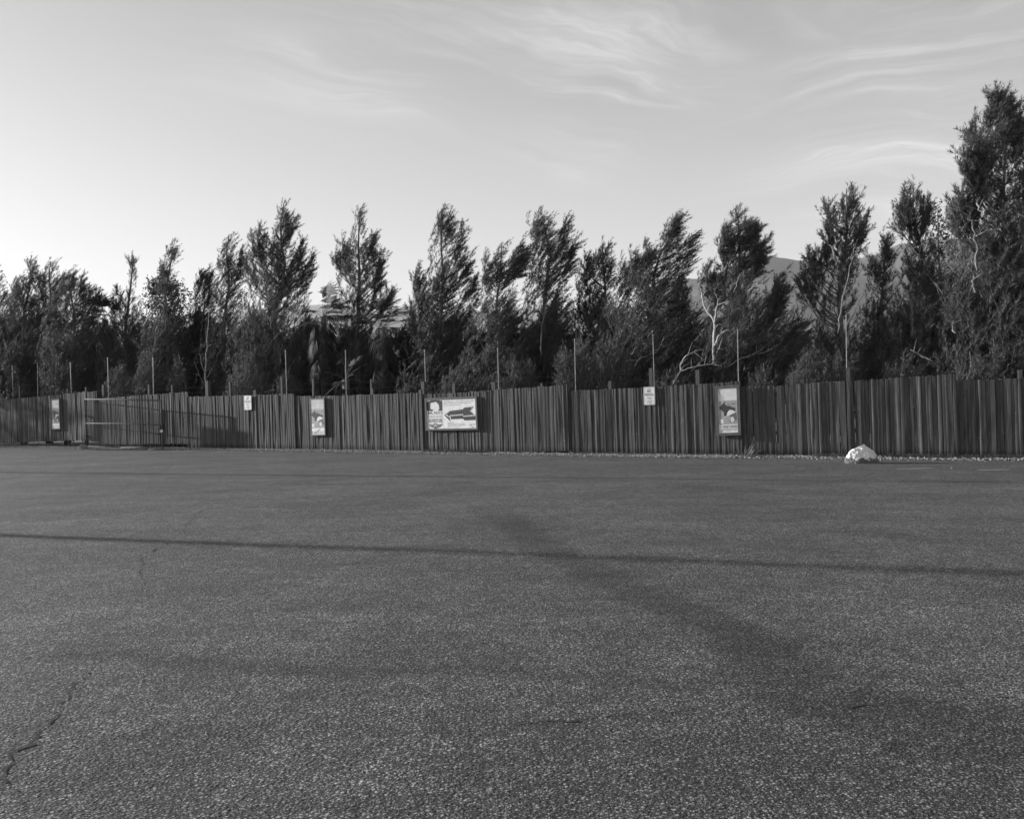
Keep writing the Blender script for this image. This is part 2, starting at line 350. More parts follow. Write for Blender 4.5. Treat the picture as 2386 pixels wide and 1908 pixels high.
def verge():
    """strip of dirt between the asphalt and the fence, slightly heaped against the boards"""
    mb = MB(); xs = np.arange(-44, 26, 0.12); prof = [(-1.3, -0.035), (-0.75, -0.012), (-0.5, 0.02), (-0.3, 0.035), (0.0, 0.05), (0.8, 0.05), (3, 0.0)]
    vs = []; fs = []
    for x in xs:
        n = fnor(x); p = Vector((x, fz(x), 0))
        for k, (o, h) in enumerate(prof):
            q = p - n * o; e = noise.noise(Vector((q.x * 1.2, q.y * 1.2, k))) 
            vs.append((q.x + n.x * 0.12 * e, q.y + n.y * 0.12 * e, h + 0.02 * noise.noise(Vector((q.x * 3, q.y * 3, 2)))))
    m = len(prof)
    for i in range(len(xs) - 1):
        for k in range(m - 1): fs.append((i * m + k, (i + 1) * m + k, (i + 1) * m + k + 1, i * m + k + 1))
    # profile offsets are measured away from the viewer, so turn them round
    mb.add(vs, fs); tag(mb.build('dirt_verge', M['dirt'], smooth=True), kind='structure')
verge()

def chips(name, n, place, size, mt):
    V = []; mb = MB()
    for _ in range(n):
        c, sc = place(); s = size * sc
        a = random.uniform(0, 6.28); ax = Vector((math.cos(a), math.sin(a), random.uniform(-.4, .4))).normalized() * s
        ay = ax.cross(Vector((random.uniform(-.4, .4), random.uniform(-.4, .4), 1))).normalized() * s * random.uniform(0.4, 0.9)
        az = ax.cross(ay).normalized() * s * random.uniform(0.25, 0.7)
        p = [c + ax, c + ay, c - ax * random.uniform(.6, 1), c - ay, c + az, c - az]
        mb.add(p, [(0, 1, 4), (1, 2, 4), (2, 3, 4), (3, 0, 4), (1, 0, 5), (2, 1, 5), (3, 2, 5), (0, 3, 5)])
    return tag(mb.build(name, mt), kind='stuff')
def place_edge():
    x = random.uniform(-26, 14); n = fnor(x)
    o = min(0.95, abs(random.gauss(0.30, 0.22))); k = 0.5 + 0.5 * noise.noise(Vector((x * 0.7, 3, 1)))
    if random.random() > 0.35 + k: o *= 0.4
    p = Vector((x, fz(x), 0)) + n * o
    return Vector((p.x, p.y, 0.045 - 0.05 * o)), random.uniform(0.4, 1.5)
chips('gravel', 12000, place_edge, 0.024, M['gravel'])
def place_leaf():
    a, s = place_edge(); return a + Vector((0, 0, 0.01)), random.uniform(0.5, 1.6)
o = chips('leaf_litter', 6500, place_leaf, 0.028, M['wornpaint'])

def cracks():
    def crack(pts, wd, seed, z=0.006):
        r = random.Random(seed); mb = MB(); P = [ground(*p) for p in pts]; L = []
        for a, b in zip(P, P[1:]):
            k = max(2, int((b - a).length / 0.05))
            for i in range(k): L.append(a.lerp(b, i / k))
        side = Vector((-(P[-1] - P[0]).y, (P[-1] - P[0]).x, 0)).normalized(); vs = []; off = 0
        for i, q in enumerate(L):
            off = off * 0.85 + r.uniform(-0.03, 0.03); ww = wd * r.uniform(0.1, 1.3) * (0.3 + abs(noise.noise(q * 3)) * 2)
            zz = 0.012 * (noise.noise(Vector((q.x * 0.45, q.y * 0.8, 0))) * 0.6 + noise.noise(Vector((q.x * 1.1 + 9, q.y * 1.9, 3))) * 0.25 + noise.noise(Vector((q.x * 0.12, q.y * 0.2, 7))) * 1.6)
            c = q + side * off + Vector((0, 0, zz + 0.003)); vs += [c - side * ww, c + side * ww]
        mb.add(vs, [(2 * i, 2 * i + 2, 2 * i + 3, 2 * i + 1) for i in range(len(L) - 1)])
        tag(mb.build('asphalt_crack', M['dark']), kind='structure')
    crack([(0, 1830), (30, 1760), (75, 1740), (110, 1670), (180, 1610), (215, 1560)], 0.010, 1)
    crack([(60, 1535), (170, 1525), (250, 1530), (290, 1518)], 0.007, 2)
    crack([(330, 1360), (345, 1300), (420, 1240), (470, 1190)], 0.008, 3)
    crack([(1150, 1690), (1300, 1680), (1420, 1672)], 0.006, 4)
    crack([(1980, 1650), (2130, 1635), (2386, 1618)], 0.006, 5)
    crack([(200, 1150), (380, 1145), (620, 1122)], 0.012, 6)
cracks()
for (px, py, L, n_) in ((2130, 1091, 0.75, 1), (2315, 1094, 0.65, 2)):
    g0 = ground(px, py); mb = MB(); k = 40; vs = []
    for i in range(k):
        a = 6.2832 * i / k; r = 1 + 0.35 * noise.noise(Vector((i * .9, n_ * 5, 0))) + 0.2 * noise.noise(Vector((i * 2.3, n_, 4)))
        x, y = g0.x + math.cos(a) * L * 0.5 * r, g0.y + math.copysign(abs(math.sin(a)) ** 0.4, math.sin(a)) * 0.07 * r; vs.append((x, y, lot_z(x, y) + 0.004))
    vs.append((g0.x, g0.y, lot_z(g0.x, g0.y) + 0.004)); mb.add(vs, [(i, (i + 1) % k, k) for i in range(k)]); tag(mb.build('worn_paint_mark', M['wornpaint']), kind='structure')

# ------------------------------------------------------------------ hills
def hill(name, ridge, Y, depth, base, mt, rough=1.0):
    """terrain whose crest follows the ridge seen in the photograph"""
    pts = [at(x, y, Y) for x, y in ridge]; n = 160; m = 26; vs = []; fs = []
    xs = np.linspace(pts[0].x, pts[-1].x, n); hz = np.interp(xs, [p.x for p in pts], [p.z for p in pts])
    for j in range(m):
        t = j / (m - 1)                        # 0 foot near, 1 beyond the crest
        for i in range(n):
            s = min(t / 0.7, 1.0); f = s ** 1.15 if t <= 0.7 else 1 - 0.6 * (t - 0.7) / 0.3
            y = Y - depth * (0.7 - t) ; q = Vector((xs[i] / (Y * 0.05), y / (Y * 0.05), 1.0))
            e = noise.ridged_multi_fractal(q, 1.0, 2.1, 5, 1.0, 2.0) - 1.0
            h = base + (hz[i] - base) * f + e * hz[i] * 0.16 * rough * math.sin(math.pi * min(1, t / 0.7)) 
            vs.append((xs[i], y, h))
    for j in range(m - 1):
        for i in range(n - 1): fs.append((j * n + i, j * n + i + 1, (j + 1) * n + i + 1, (j + 1) * n + i))
    mb = MB(); mb.add(vs, fs); return tag(mb.build(name, mt, smooth=True), kind='structure')
hill('hills', [(1380, 900), (1500, 668), (1597, 643), (1625, 643), (1661, 632), (1710, 612), (1766, 596), (1790, 590), (1820, 595), (1848, 602), (1875, 599), (1934, 605), (2012, 594), (2047, 579), (2091, 559), (2200, 545), (2400, 545), (2700, 560), (3100, 600)], 3000, 1500, -5, M['hill'])
hill('far_hills', [(-600, 770), (200, 745), (560, 720), (690, 706), (780, 702), (860, 716), (1000, 722), (1200, 715), (1500, 710)], 4600, 1200, -5, M['hazed_hill'], 0.4)
hill('foothills', [(-300, 860), (300, 800), (620, 785), (740, 772), (850, 790), (1100, 800), (1500, 830), (1800, 775), (1950, 760), (2386, 740), (2900, 760)], 900, 500, -2, M['hill'], 0.5)

# ------------------------------------------------------------------ the board fence
fence = empty('wooden_fence', (0, fz(0), 0), 'long weathered board fence running across the whole back of the car park', 'fence')
# px left, px right, y top left/right, y bottom left/right, how far it stands out
PANELS = [(-520, 8, 950, 917, 1020, 1032, 0.0), (8, 199, 932, 913, 1033, 1025, 0.0), (199, 230, 912, 910, 1026, 1030, 0.035), (230, 440, 928, 912.5, 1036, 1033, 0.0),
          (440, 690, 924, 917, 1044, 1049, 0.04), (690, 981, 923, 914.5, 1050, 1056.5, 0.0), (984, 1160, 918, 908, 1057, 1055, 0.0),
          (1160, 1327, 907, 896, 1055, 1050, 0.03), (1327, 1580, 910.5, 898, 1061, 1062, 0.0), (1580, 1728, 896, 888, 1060, 1058, 0.03),
          (1728, 1905, 901, 892, 1068, 1069, 0.0), (1905, 2232, 891, 871, 1069, 1061, 0.035), (2232, 2600, 887, 868, 1067, 1058, 0.0), (2600, 3100, 880, 862, 1066, 1058, 0.02)]
def fence_panel(x0, x1, t0, t1, b0, b1, proud, idx):
    a = fence_at(x0); b = fence_at(x1)
    def zof(px, py): q = fence_at(px); return at(px, py, q.y).z
    za, zb, ya, yb = zof(x0, t0), zof(x1, t1), zof(x0, b0), zof(x1, b1)
    mb = MB(); X = a.x; r = random.Random(idx)
    sag = r.uniform(0.0, 0.03)
    while X < b.x:
        f = (X - a.x) / (b.x - a.x); d = fdir(X); n = fnor(X); wdt = r.uniform(0.060, 0.100)
        c = Vector((X, fz(X), 0)) + n * (proud + r.choice((0.0, 0.0, 0.004, 0.009)) + r.uniform(-0.004, 0.006))
        yaw = r.gauss(0.0, 0.036) + (0.10 if r.random() < 0.06 else 0) + 0.05 * noise.noise(Vector((X * 0.6, 1, 1)))
        d2 = (d * math.cos(yaw) + n * math.sin(yaw)); n2 = Vector((d2.y, -d2.x, 0))
        top = za + (zb - za) * f + r.gauss(0, 0.007) - sag * math.sin(math.pi * f); bot = ya + (yb - ya) * f + r.gauss(0, 0.006)
        cup = r.gauss(0.001, 0.0035); prof = [(-0.5, -0.004), (-0.46, 0.004), (-0.2, 0.005 + cup), (0.2, 0.005 + cup), (0.46, 0.004), (0.5, -0.004)]
        lean = 0.018 + r.gauss(0, 0.004); nz = 5; vs = []; fs = []; ph = r.uniform(0, 9); bow = r.gauss(0, 0.006)
        for k in range(nz + 1):
            t = k / nz; z = bot + (top - bot) * t
            if k == nz: trim = (-0.012, -0.003, 0, 0, -0.003, -0.012)
            else: trim = (0,) * 6
            wv = bow * math.sin(t * 3.1) + 0.003 * math.sin(t * 7 + ph)
            for (u, q), tr in zip(prof, trim):
                P = c + d2 * (u * wdt - lean * (z)) + n2 * (q + wv) + Vector((0, 0, z + tr)); vs.append(P)
        m = len(prof)
        for k in range(nz):
            for q in range(m - 1): fs.append((k * m + q, k * m + q + 1, (k + 1) * m + q + 1, (k + 1) * m + q))
        B = len(vs); back = [vs[0] - n2 * .018, vs[m - 1] - n2 * .018, vs[-1] - n2 * .018, vs[-m] - n2 * .018]
        vs += back; fs += [(B + 1, B, B + 3, B + 2)]
        fs.append(tuple([B + 3] + [nz * m + q for q in range(m)] + [B + 2])); fs.append(tuple([B + 1] + [q for q in range(m)][::-1] + [B]))
        fs.append((B, 0) + tuple(k * m for k in range(1, nz + 1)) + (B + 3,)); fs.append(tuple([B + 1, B + 2] + [k * m + m - 1 for k in range(nz, -1, -1)]))
        mb.add(vs, fs, min(1, max(0, r.gauss(0.42, 0.19))))
        X += (wdt + r.uniform(-0.004, 0.008)) * d.x
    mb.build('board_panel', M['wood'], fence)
    for h in (0.35, 0.82):                     # rails on the back
        rb = MB(); z = ya + (za - ya) * h; z2 = yb + (zb - yb) * h; A = a - fnor(a.x) * 0.045; Bq = b - fnor(b.x) * 0.045
        mid = (A + Bq) / 2 + Vector((0, 0, (z + z2) / 2)); ax = (Bq + Vector((0, 0, z2)) - A - Vector((0, 0, z))) / 2
        rb.box(mid, ax * 0.995, fnor(a.x) * 0.019, Vector((0, 0, 0.045))); rb.build('rail', M['post'], fence)
for i, p in enumerate(PANELS): fence_panel(*p, i)
# uprights that show above or beside the boards
def fence_post(px, ytop, wpx, back=0.14, mt='post', name='post'):
    c = fence_at(px); c = c - fnor(c.x) * back; z = at(px, ytop, c.y).z; hw = wpx / F * c.y / 2
    d = fdir(c.x); n = fnor(c.x); mb = MB(); mb.box(Vector((c.x, c.y, z / 2)) , d * hw, n * hw, Vector((0, 0, z / 2)) - d * 0.01); mb.build(name, M[mt], fence)
for px, yt, wp in ((40, 899, 3), (113, 903, 3), (152, 906, 4), (195, 902, 4), (236, 897, 6), (342, 896, 5), (396, 897, 4), (479, 887, 9), (531, 890, 5), (590, 909, 8), (652, 880, 5), (725, 882, 5), (860, 884, 4), (863, 905, 6),
                   (982, 889, 9), (1054, 893, 7), (1147, 891, 9), (1258, 893, 5), (1419, 888, 7), (1515, 858, 8), (1624, 862, 9), (1844, 868, 9), (1977, 857, 9), (2380, 862, 9)):
    fence_post(px, yt, wp)
mb = MB(); c = fence_at(982.5) + fnor(0) * 0.02; zt = at(982, 908, c.y).z; mb.box(Vector((c.x, c.y, zt / 2)), fdir(0) * 0.045, fnor(0) * 0.03, Vector((0, 0, zt / 2)) - fdir(0) * 0.02); mb.build('post', M['post'], fence)

# tall thin rods standing behind the boards
RODS = [(18, 852, 925, 1.4), (77, 846, 920, 1.4), (154, 845, 906, 2.2), (241, 834, 900, 2.2), (347, 835, 895, 2), (656, 817, 890, 2), (796, 817, 915, 2), (981, 816, 892, 2.4), (1152, 812, 892, 2.6), (1333, 790, 890, 2.2), (1517, 780, 875, 2), (1716, 768, 885, 2.2), (1972, 735, 860, 2.2)]
descr = ['behind the leftmost end of the fence', 'left of the leftmost poster', 'right of the leftmost poster', 'behind the left end of the chain link gate', 'behind the right end of the gate',
         'just left of the tall narrow poster', 'below the solitary slender pine', 'left of the wide illustrated board', 'right of the wide illustrated board', 'above the step down in the fence top',
         'above the larger parking sign', 'above the ice cream poster with broken branches', 'nearly above the white boulder']
for (px, y0, y1, wp), ds in zip(RODS, descr):
    c = fence_at(px); c = c - fnor(c.x) * 0.24; zt = at(px, y0, c.y).z; zb = 0.0
    lean = random.uniform(-0.015, 0.03); r = wp / F * c.y / 2
    t = empty('metal_rod', (c.x + lean * zt * 0.5, c.y, 0), 'thin pale upright rod %s' % ds, 'rod', 'thin rods standing up behind the fence')
    mb = MB(); mb.tube([(c.x + lean * (zt - 1.5), c.y, 0), (c.x, c.y, zt - 0.02)], r, 8); mb.build('shaft', M['paint'], t)
    mb = MB(); mb.tube([(c.x, c.y, zt - 0.02), (c.x, c.y, zt + 0.01)], r * 1.3, 8); mb.build('cap', M['galv'], t)
    zc = 1.75; cc = c + Vector((lean * (zt - zc) * 0.5, 0, 0)); mb = MB(); mb.tube([(cc.x, cc.y + 0.02, zc), (cc.x, cc.y + 0.02, zc + 0.05)], r * 1.8, 8); mb.build('clamp', M['dark'], t)
# low wires strung between posts behind the boards
wf = empty('wire_fence', (0, fz(0) + 0.5, 0), 'strands of plain wire strung just above and behind the board fence', 'fence')
for h in (2.02, 2.2):
    pts = [Vector((x, fz(x), h + 0.02 * math.sin(x * 1.7 + h))) - fnor(x) * 0.16 for x in np.arange(-24, 6, 1.0)]
    MB().tube(pts, 0.004, 4).build('wire', M['dark'], wf)

# ------------------------------------------------------------------ chain-link gate
gate = empty('chain_link_gate', ground(209, 1043), 'rusty pipe framed chain link gate swung open against the boards at the left', 'gate')
ga = fence_at(207); ga = ga + fnor(ga.x) * 0.12; gb = ground(380, 1048)
def gp(f, z): q = ga.lerp(gb, f); return Vector((q.x - 0.03 * z, q.y, z))
def gz(f, py): q = ga.lerp(gb, f); px = 207 + 173 * f; return at(px, py, q.y).z
zt0, zt1 = gz(0, 930), gz(1, 933); zm0, zm1 = gz(0, 986), gz(1, 990); zb0, zb1 = 0.07, 0.06
fm = 0.46
def pipe(name, pts, r, mt='rail', par=gate): return MB().tube(pts, r, 8).build(name, M[mt], par, True)
pipe('top_rail', [gp(0, zt0), gp(fm, (zt0 + zt1) / 2 + 0.015), gp(1, zt1)], 0.024)
pipe('middle_rail', [gp(0, zm0), gp(fm, (zm0 + zm1) / 2 + 0.02), gp(1, zm1)], 0.021)
pipe('bottom_rail', [gp(0, zb0), gp(fm, 0.05)], 0.022); pipe('bottom_rail', [gp(fm, 0.05), gp(0.7, 0.075), gp(1, 0.035)], 0.020)
pipe('upright', [gp(0, 0.0), gp(0, zt0)], 0.026, 'post'); pipe('upright', [gp(fm, 0.05), gp(fm, (zt0 + zt1) / 2)], 0.020); pipe('upright', [gp(1, 0.0), gp(1, zt1)], 0.024, 'post')
pipe('drop_rod', [gp(1.02, 0.0) + Vector((0.4, -0.1, 0.02)), gp(1.0, 0.03) - Vector((0.5, 0.1, 0))], 0.016)
ln = MB(); step = 0.075; Lg = (gb - ga).length; hg = zt1
k = -int(hg / step)
while k * step < Lg:
    for sgn in (1, -1):
        # a wire running at 45 degrees across the panel, clipped to it
        s0 = k * step; u0, z0, u1, z1 = s0, 0.05, s0 + hg, 0.05 + hg
        if u0 < 0: z0 += -u0; u0 = 0
        if u1 > Lg: z1 -= (u1 - Lg); u1 = Lg
        z1 = min(z1, hg - 0.02); u1 = min(u1, u0 + z1 - z0)
        if u1 - u0 < 0.05: continue
        if sgn < 0: ln.tube([gp(1 - u0 / Lg, z0), gp(1 - u1 / Lg, z1)], 0.0017, 3)
        else: ln.tube([gp(u0 / Lg, z0), gp(u1 / Lg, z1)], 0.0017, 3)
    k += 1
ln.build('chain_link_mesh', M['post'], gate)
q = gp(1, zm1 - 0.12); mb = MB(); mb.box(q + Vector((0.0, 0.03, 0)), Vector((0.06, 0, 0)), Vector((0, 0.04, 0)), Vector((0, 0, 0.14))); mb.build('latch_box', M['dark'], gate)
pd = MB(); q = gp(1, gz(1, 1004)); pd.tube([q + Vector((0, -0.05, -0.0)), q + Vector((0, -0.075, 0))], 0.055, 16); pd.build('reflector', M['white'], gate)
hb = MB()
for zz_ in (0.45, 1.25): hb = MB(); hb.box(gp(0, zz_) + Vector((0.01, 0.03, 0)), Vector((0.035, 0, 0)), Vector((0, 0.05, 0)), Vector((0, 0, 0.035))); hb.build('hinge', M['dark'], gate)

# ------------------------------------------------------------------ signs and posters
def parking_sign(px0, px1, yt, yb, label, proud=0.05):
    B = Board(px0, px1, yt, yt - 1, (yb, yb - 0.5), proud); t = B.root('parking_sign', label, 'sign', 'small parking signs on the fence')
    mb = MB(); rr = 0.09; asp = B.w / B.h; pts = []
    for cx, cy, a0 in ((1 - rr, 1 - rr * asp, 0), (rr, 1 - rr * asp, 90), (rr, rr * asp, 180), (1 - rr, rr * asp, 270)):
        for k in range(6):
            a = R(a0 + 18 * k); pts.append((cx + rr * math.cos(a), cy + rr * asp * math.sin(a)))
    n = len(pts); vs = [B.P(u, v, 0) for u, v in pts] + [B.P(u, v, 0.0015) for u, v in pts]
    mb.add(vs, [tuple(range(n, 2 * n)), tuple(range(n))[::-1]] + [(i, (i + 1) % n, n + (i + 1) % n, n + i) for i in range(n)])
    mb.build('sign_plate', M['sheet'], t)
    tx = MB(); B.text(tx, 'NO', .32, .69, .68, .86, .0065); tx.build('lettering', M['mid'], t); tx = MB(); B.text(tx, 'PARKING', .10, .50, .90, .645, .0065); tx.build('lettering', M['mid'], t)
    tx = MB(); B.text(tx, 'FIRE', .30, .32, .70, .43, .0065); tx.build('lettering', M['soft'], t); tx = MB(); B.text(tx, 'LANE', .28, .13, .72, .24, .0065); tx.build('lettering', M['soft'], t)
    bd = MB()
    for a, b, c, d in ((.06, .035, .94, .045), (.06, .955, .94, .965), (.045, .05, .06, .95), (.94, .05, .955, .95)): B.rect(bd, a, b, c, d, .0058)
    bd.build('border_line', M['mid'], t)
    for v in (.915, .075):
        b = MB(); b.tube([B.P(.5, v, .004), B.P(.5, v, .012)], 0.009, 8); b.build('bolt', M['dark'], t)
parking_sign(574, 591, 922, 955, 'smaller worn no parking sign on the fence left of the tall narrow poster', 0.095)
parking_sign(1502, 1528, 902, 943.5, 'larger clearer no parking sign on the fence between the wide board and the right poster')

def icecream(B, t, torn, full):
    ink = MB(); soft = MB(); pale = MB(); mid = MB()
    # upper lettering, pale on the sheet
    if full:
        pale_bg = MB(); B.rect(pale_bg, .05, .86, .97, .985, .004)
        tx = MB(); B.text(tx, 'DINOSAUR!', .06, .875, .97, .975, .008); B.text(tx, 'ICE CREAM!', .08, .795, .97, .865, .008); tx.build('lettering', M['white'], t)
    else:
        tx = MB(); B.text(tx, 'DINOSAUR!', .06, .89, .95, .97, .008); B.text(tx, 'ICE CREAM!', .08, .80, .95, .865, .008); tx.build('lettering', M['pale'], t)
    tx = MB()
    for j, (v, u0, u1) in enumerate(((.755, .12, .9), (.725, .2, .85))):
        u = u0
        while u < u1:
            q = random.uniform(.02, .06); B.rect(tx, u, v, u + q, v + .018, .006); u += q + .02
    tx.build('lettering', M['pale'], t)
    # dark curled dinosaur body leaning over the cup
    body = [(.30, .37), (.42, .37), (.44, .43), (.52, .49), (.62, .515), (.76, .505), (.86, .475), (.90, .52), (.86, .555), (.72, .57), (.62, .60), (.50, .60), (.40, .62), (.34, .655), (.40, .705), (.30, .67), (.16, .625), (.06, .575), (.08, .54), (.20, .50), (.29, .465)]
    B.poly(ink, body, .0060); ink.build('picture', M['ink'], t)
    B.poly(pale, [(.43, .375), (.86, .455), (.85, .472), (.76, .50), (.62, .51), (.52, .484), (.455, .43)], .0062)
    B.poly(pale, [(.28, .355), (.30, .345), (.92, .452), (.93, .47)], .0084); pale.build('picture', M['white'], t)
    B.poly(mid, [(.33, .345), (.62, .40), (.58, .23), (.44, .20)], .0075); mid.build('picture', M['soft'], t)
    dk = MB(); B.poly(dk, [(.62, .40), (.92, .445), (.98, .29), (.88, .26), (.78, .24), (.60, .23)], .0076); dk.build('picture', M['mid'], t)
    p2 = MB(); B.poly(p2, [(.62, .33), (.76, .36), (.85, .27), (.70, .225), (.64, .25)], .0092); B.rect(p2, .08, .21, .26, .31, .0064); p2.build('picture', M['pale'], t)
    st = MB()
    for (u, v) in ((.52, .632), (.82, .642)):
        pts = []
        for k in range(10):
            a = R(36 * k + 90); r = .05 if k % 2 == 0 else .022; pts.append((u + r * math.cos(a), v + r * B.w / B.h * math.sin(a)))
        B.poly(st, pts, .0066)
    B.poly(st, [(.55, .628), (.97, .652), (.97, .658), (.55, .634)], .0056); st.build('picture', M['ink'], t)
    bt = MB(); B.rect(bt, .06, .095, .97, .185, .0056); bt.build('band', M['pale'] if full else M['sheet'], t)
    if full:
        tx = MB(); B.text(tx, 'SWEETOSAUR', .20, .105, .95, .165, .0085); tx.build('lettering', M['ink'], t)
    s = MB(); B.poly(s, [(.10, .02), (.26, .075), (.95, .075), (.95, .083), (.24, .085), (.08, .03)], .0066)
    for v in (.055, .033):
        u = .35
        while u < .9: q = random.uniform(.02, .05); B.rect(s, u, v, u + q, v + .008, .0070); u += q + .016
    s.build('lettering', M['mid'] if full else M['white'], t)
    for j, (a, b, c) in enumerate(torn):      # creases and slits in the sheet
        m = MB(); (u0, v0), (u1, v1) = a, b; B.poly(m, [(u0, v0), (u0 + c, v0), (u1 + c, v1), (u1, v1)], .0105); m.build('tear', M['white'] if j % 2 == 0 else M['ink'], t)
def poster(x0, x1, yt, yb, fw, label, torn, full, sheet_mat, frame_mat='frame', proud=0.065):
    B = Board(x0, x1, yt, yt, yb, proud); t = B.root('poster', label, 'poster', 'ice cream posters on the fence')
    mb = MB(); B.slab(mb, 0, 0, 1, 1, -0.012, 0.0); mb.build('sheet', M[sheet_mat], t)
    mb = MB(); B.frame(mb, fw, -0.03, 0.016); mb.build('frame', M[frame_mat], t)
    bgd = MB(); B.rect(bgd, 0.03, .19, .97, .72, .0025); bgd.build('panel', M['soft'] if sheet_mat != 'sheet' else M['soft'], t)
    icecream(B, t, torn, full); return B
poster(1677, 1721, 906, (1009, 1007), 0.075, 'largest and nearest ice cream poster in a wide dark frame above the spiky plant', [((.04, .985), (.26, .72), .03), ((.02, .985), (.24, .72), .025)], True, 'sheet', 'frame', 0.105)
poster(727, 759, 931, (1013, 1012), 0.035, 'faded ice cream poster with slashed bottom between the small sign and the wide board', [((.12, .02), (.36, .16), .05), ((.26, .03), (.66, .16), .05), ((.30, .015), (.72, .16), .03)], False, 'sheet2')
poster(124, 142, 932, (999, 998), 0.045, 'leftmost and smallest ice cream poster in a thin pale frame left of the gate', [], False, 'sheet2', 'rail')

def rex_board():
    B = Board(998, 1112, 932, 929, (999, 997), 0.07)
    t = B.root('advertising_board', 'wide framed illustrated board with dark marquee arrow and small printed lines', 'sign')
    mb = MB(); B.slab(mb, 0, 0, 1, 1, -0.02, 0.0); mb.build('sheet', M['sheet'], t)
    mb = MB(); B.frame(mb, 0.055, -0.04, 0.022); mb.build('frame', M['frame'], t)
    k = .003
    m = MB(); B.poly(m, [(.02, .62), (.0, .66), (.0, .92), (.10, .985), (.24, .985), (.33, .95), (.325, .61), (.03, .61)], k); m.build('picture', M['ink'], t)
    m = MB(); B.poly(m, [(.13, .61), (.24, .61), (.265, .70), (.255, .82), (.20, .93), (.16, .91), (.10, .90), (.08, .86), (.085, .79), (.075, .72), (.09, .675), (.13, .665)], k * 1.8); m.build('picture', M['pale'], t)
    m = MB(); B.rect(m, .02, .08, .325, .60, k); m.build('picture', M['pale'], t)
    m = MB(); B.text(m, "MR. REX'S", .03, .50, .32, .59, k * 2); m.build('lettering', M['ink'], t); m = MB(); B.text(m, 'ADVENTURE', .035, .21, .32, .34, k * 2); m.build('lettering', M['ink'], t)
    m = MB(); B.text(m, 'DINOSAUR', .04, .38, .315, .45, k * 2); m.build('lettering', M['soft'], t)
    m = MB(); B.poly(m, [(.03, .16), (.13, .14), (.13, .03), (.08, .05)], k * 2); B.poly(m, [(.33, .16), (.22, .14), (.22, .03), (.27, .05)], k * 2); m.build('picture', M['mid'], t)
    m = MB(); B.poly(m, [(.175 + .05 * math.cos(a), .09 + .05 * B.w / B.h * math.sin(a)) for a in [6.2832 * i / 16 for i in range(16)]], k * 2.4); m.build('picture', M['mid'], t)
    m = MB(); B.poly(m, [(.135, .08), (.175, .15), (.215, .08), (.20, .08), (.175, .12), (.155, .08)], k * 3); m.build('picture', M['white'], t)
    # arrow
    m = MB(); B.poly(m, [(.39, .50), (.48, .60), (.74, .65), (.77, .70), (.96, .72), (.90, .58), (.985, .44), (.75, .41), (.73, .47), (.48, .45), (.46, .40)], k); m.build('picture', M['ink'], t)
    m = MB(); B.poly(m, [(.485, .42), (.73, .445), (.76, .39), (.99, .41), (.99, .27), (.77, .26), (.745, .32), (.50, .31)], k * 1.4); B.poly(m, [(.36, .50), (.47, .36), (.49, .24), (.38, .42)], k * 1.4); m.build('picture', M['ink'], t)
    m = MB()
    edge = [(.39, .50), (.48, .61), (.74, .655), (.775, .71), (.95, .73), (.90, .58), (.985, .435)], [(.39, .50), (.465, .39), (.49, .435), (.73, .465), (.76, .405), (.985, .43)]
    for ln_ in edge:
        for (a, b), (c, d) in zip(ln_, ln_[1:]):
            n_ = max(1, int(math.hypot((c - a), (d - b) * B.h / B.w) / .035))
            for i in range(n_):
                u, v = a + (c - a) * i / n_, b + (d - b) * i / n_; r = .012
                B.poly(m, [(u + r * math.cos(q), v + r * B.w / B.h * math.sin(q)) for q in [0, 1.05, 2.1, 3.14, 4.2, 5.25]], k * 2.6)
            nx, ny = -(d - b) * .06, (c - a) * .06
            B.poly(m, [(a - nx * .5, b - .006), (c - nx * .5, d - .006), (c, d + .006), (a, b + .006)], k * 2.2)
    m.build('picture', M['white'], t)
    def lines(u0, u1, v, h):               # one printed line, too small to read
        m = MB(); u = u0
        while u < u1: q = random.uniform(.006, .022); B.rect(m, u, v, min(u + q, u1), v + h, k); u += q + random.uniform(.004, .012)
        m.build('lettering', M['soft'], t)
    lines(.37, .97, .905, .026); lines(.36, .90, .845, .026); lines(.36, .72, .785, .02)
    for j, (u1, v) in enumerate(((.56, .19), (.77, .145), (.80, .095), (.70, .05))): lines(.42, u1, v, .02)
    m = MB(); B.poly(m, [(.86, .09), (.90, .13), (.985, .14), (.985, .12), (.91, .11), (.875, .085)], k); B.rect(m, .90, .03, .965, .055, k); m.build('picture', M['mid'], t)
rex_board()

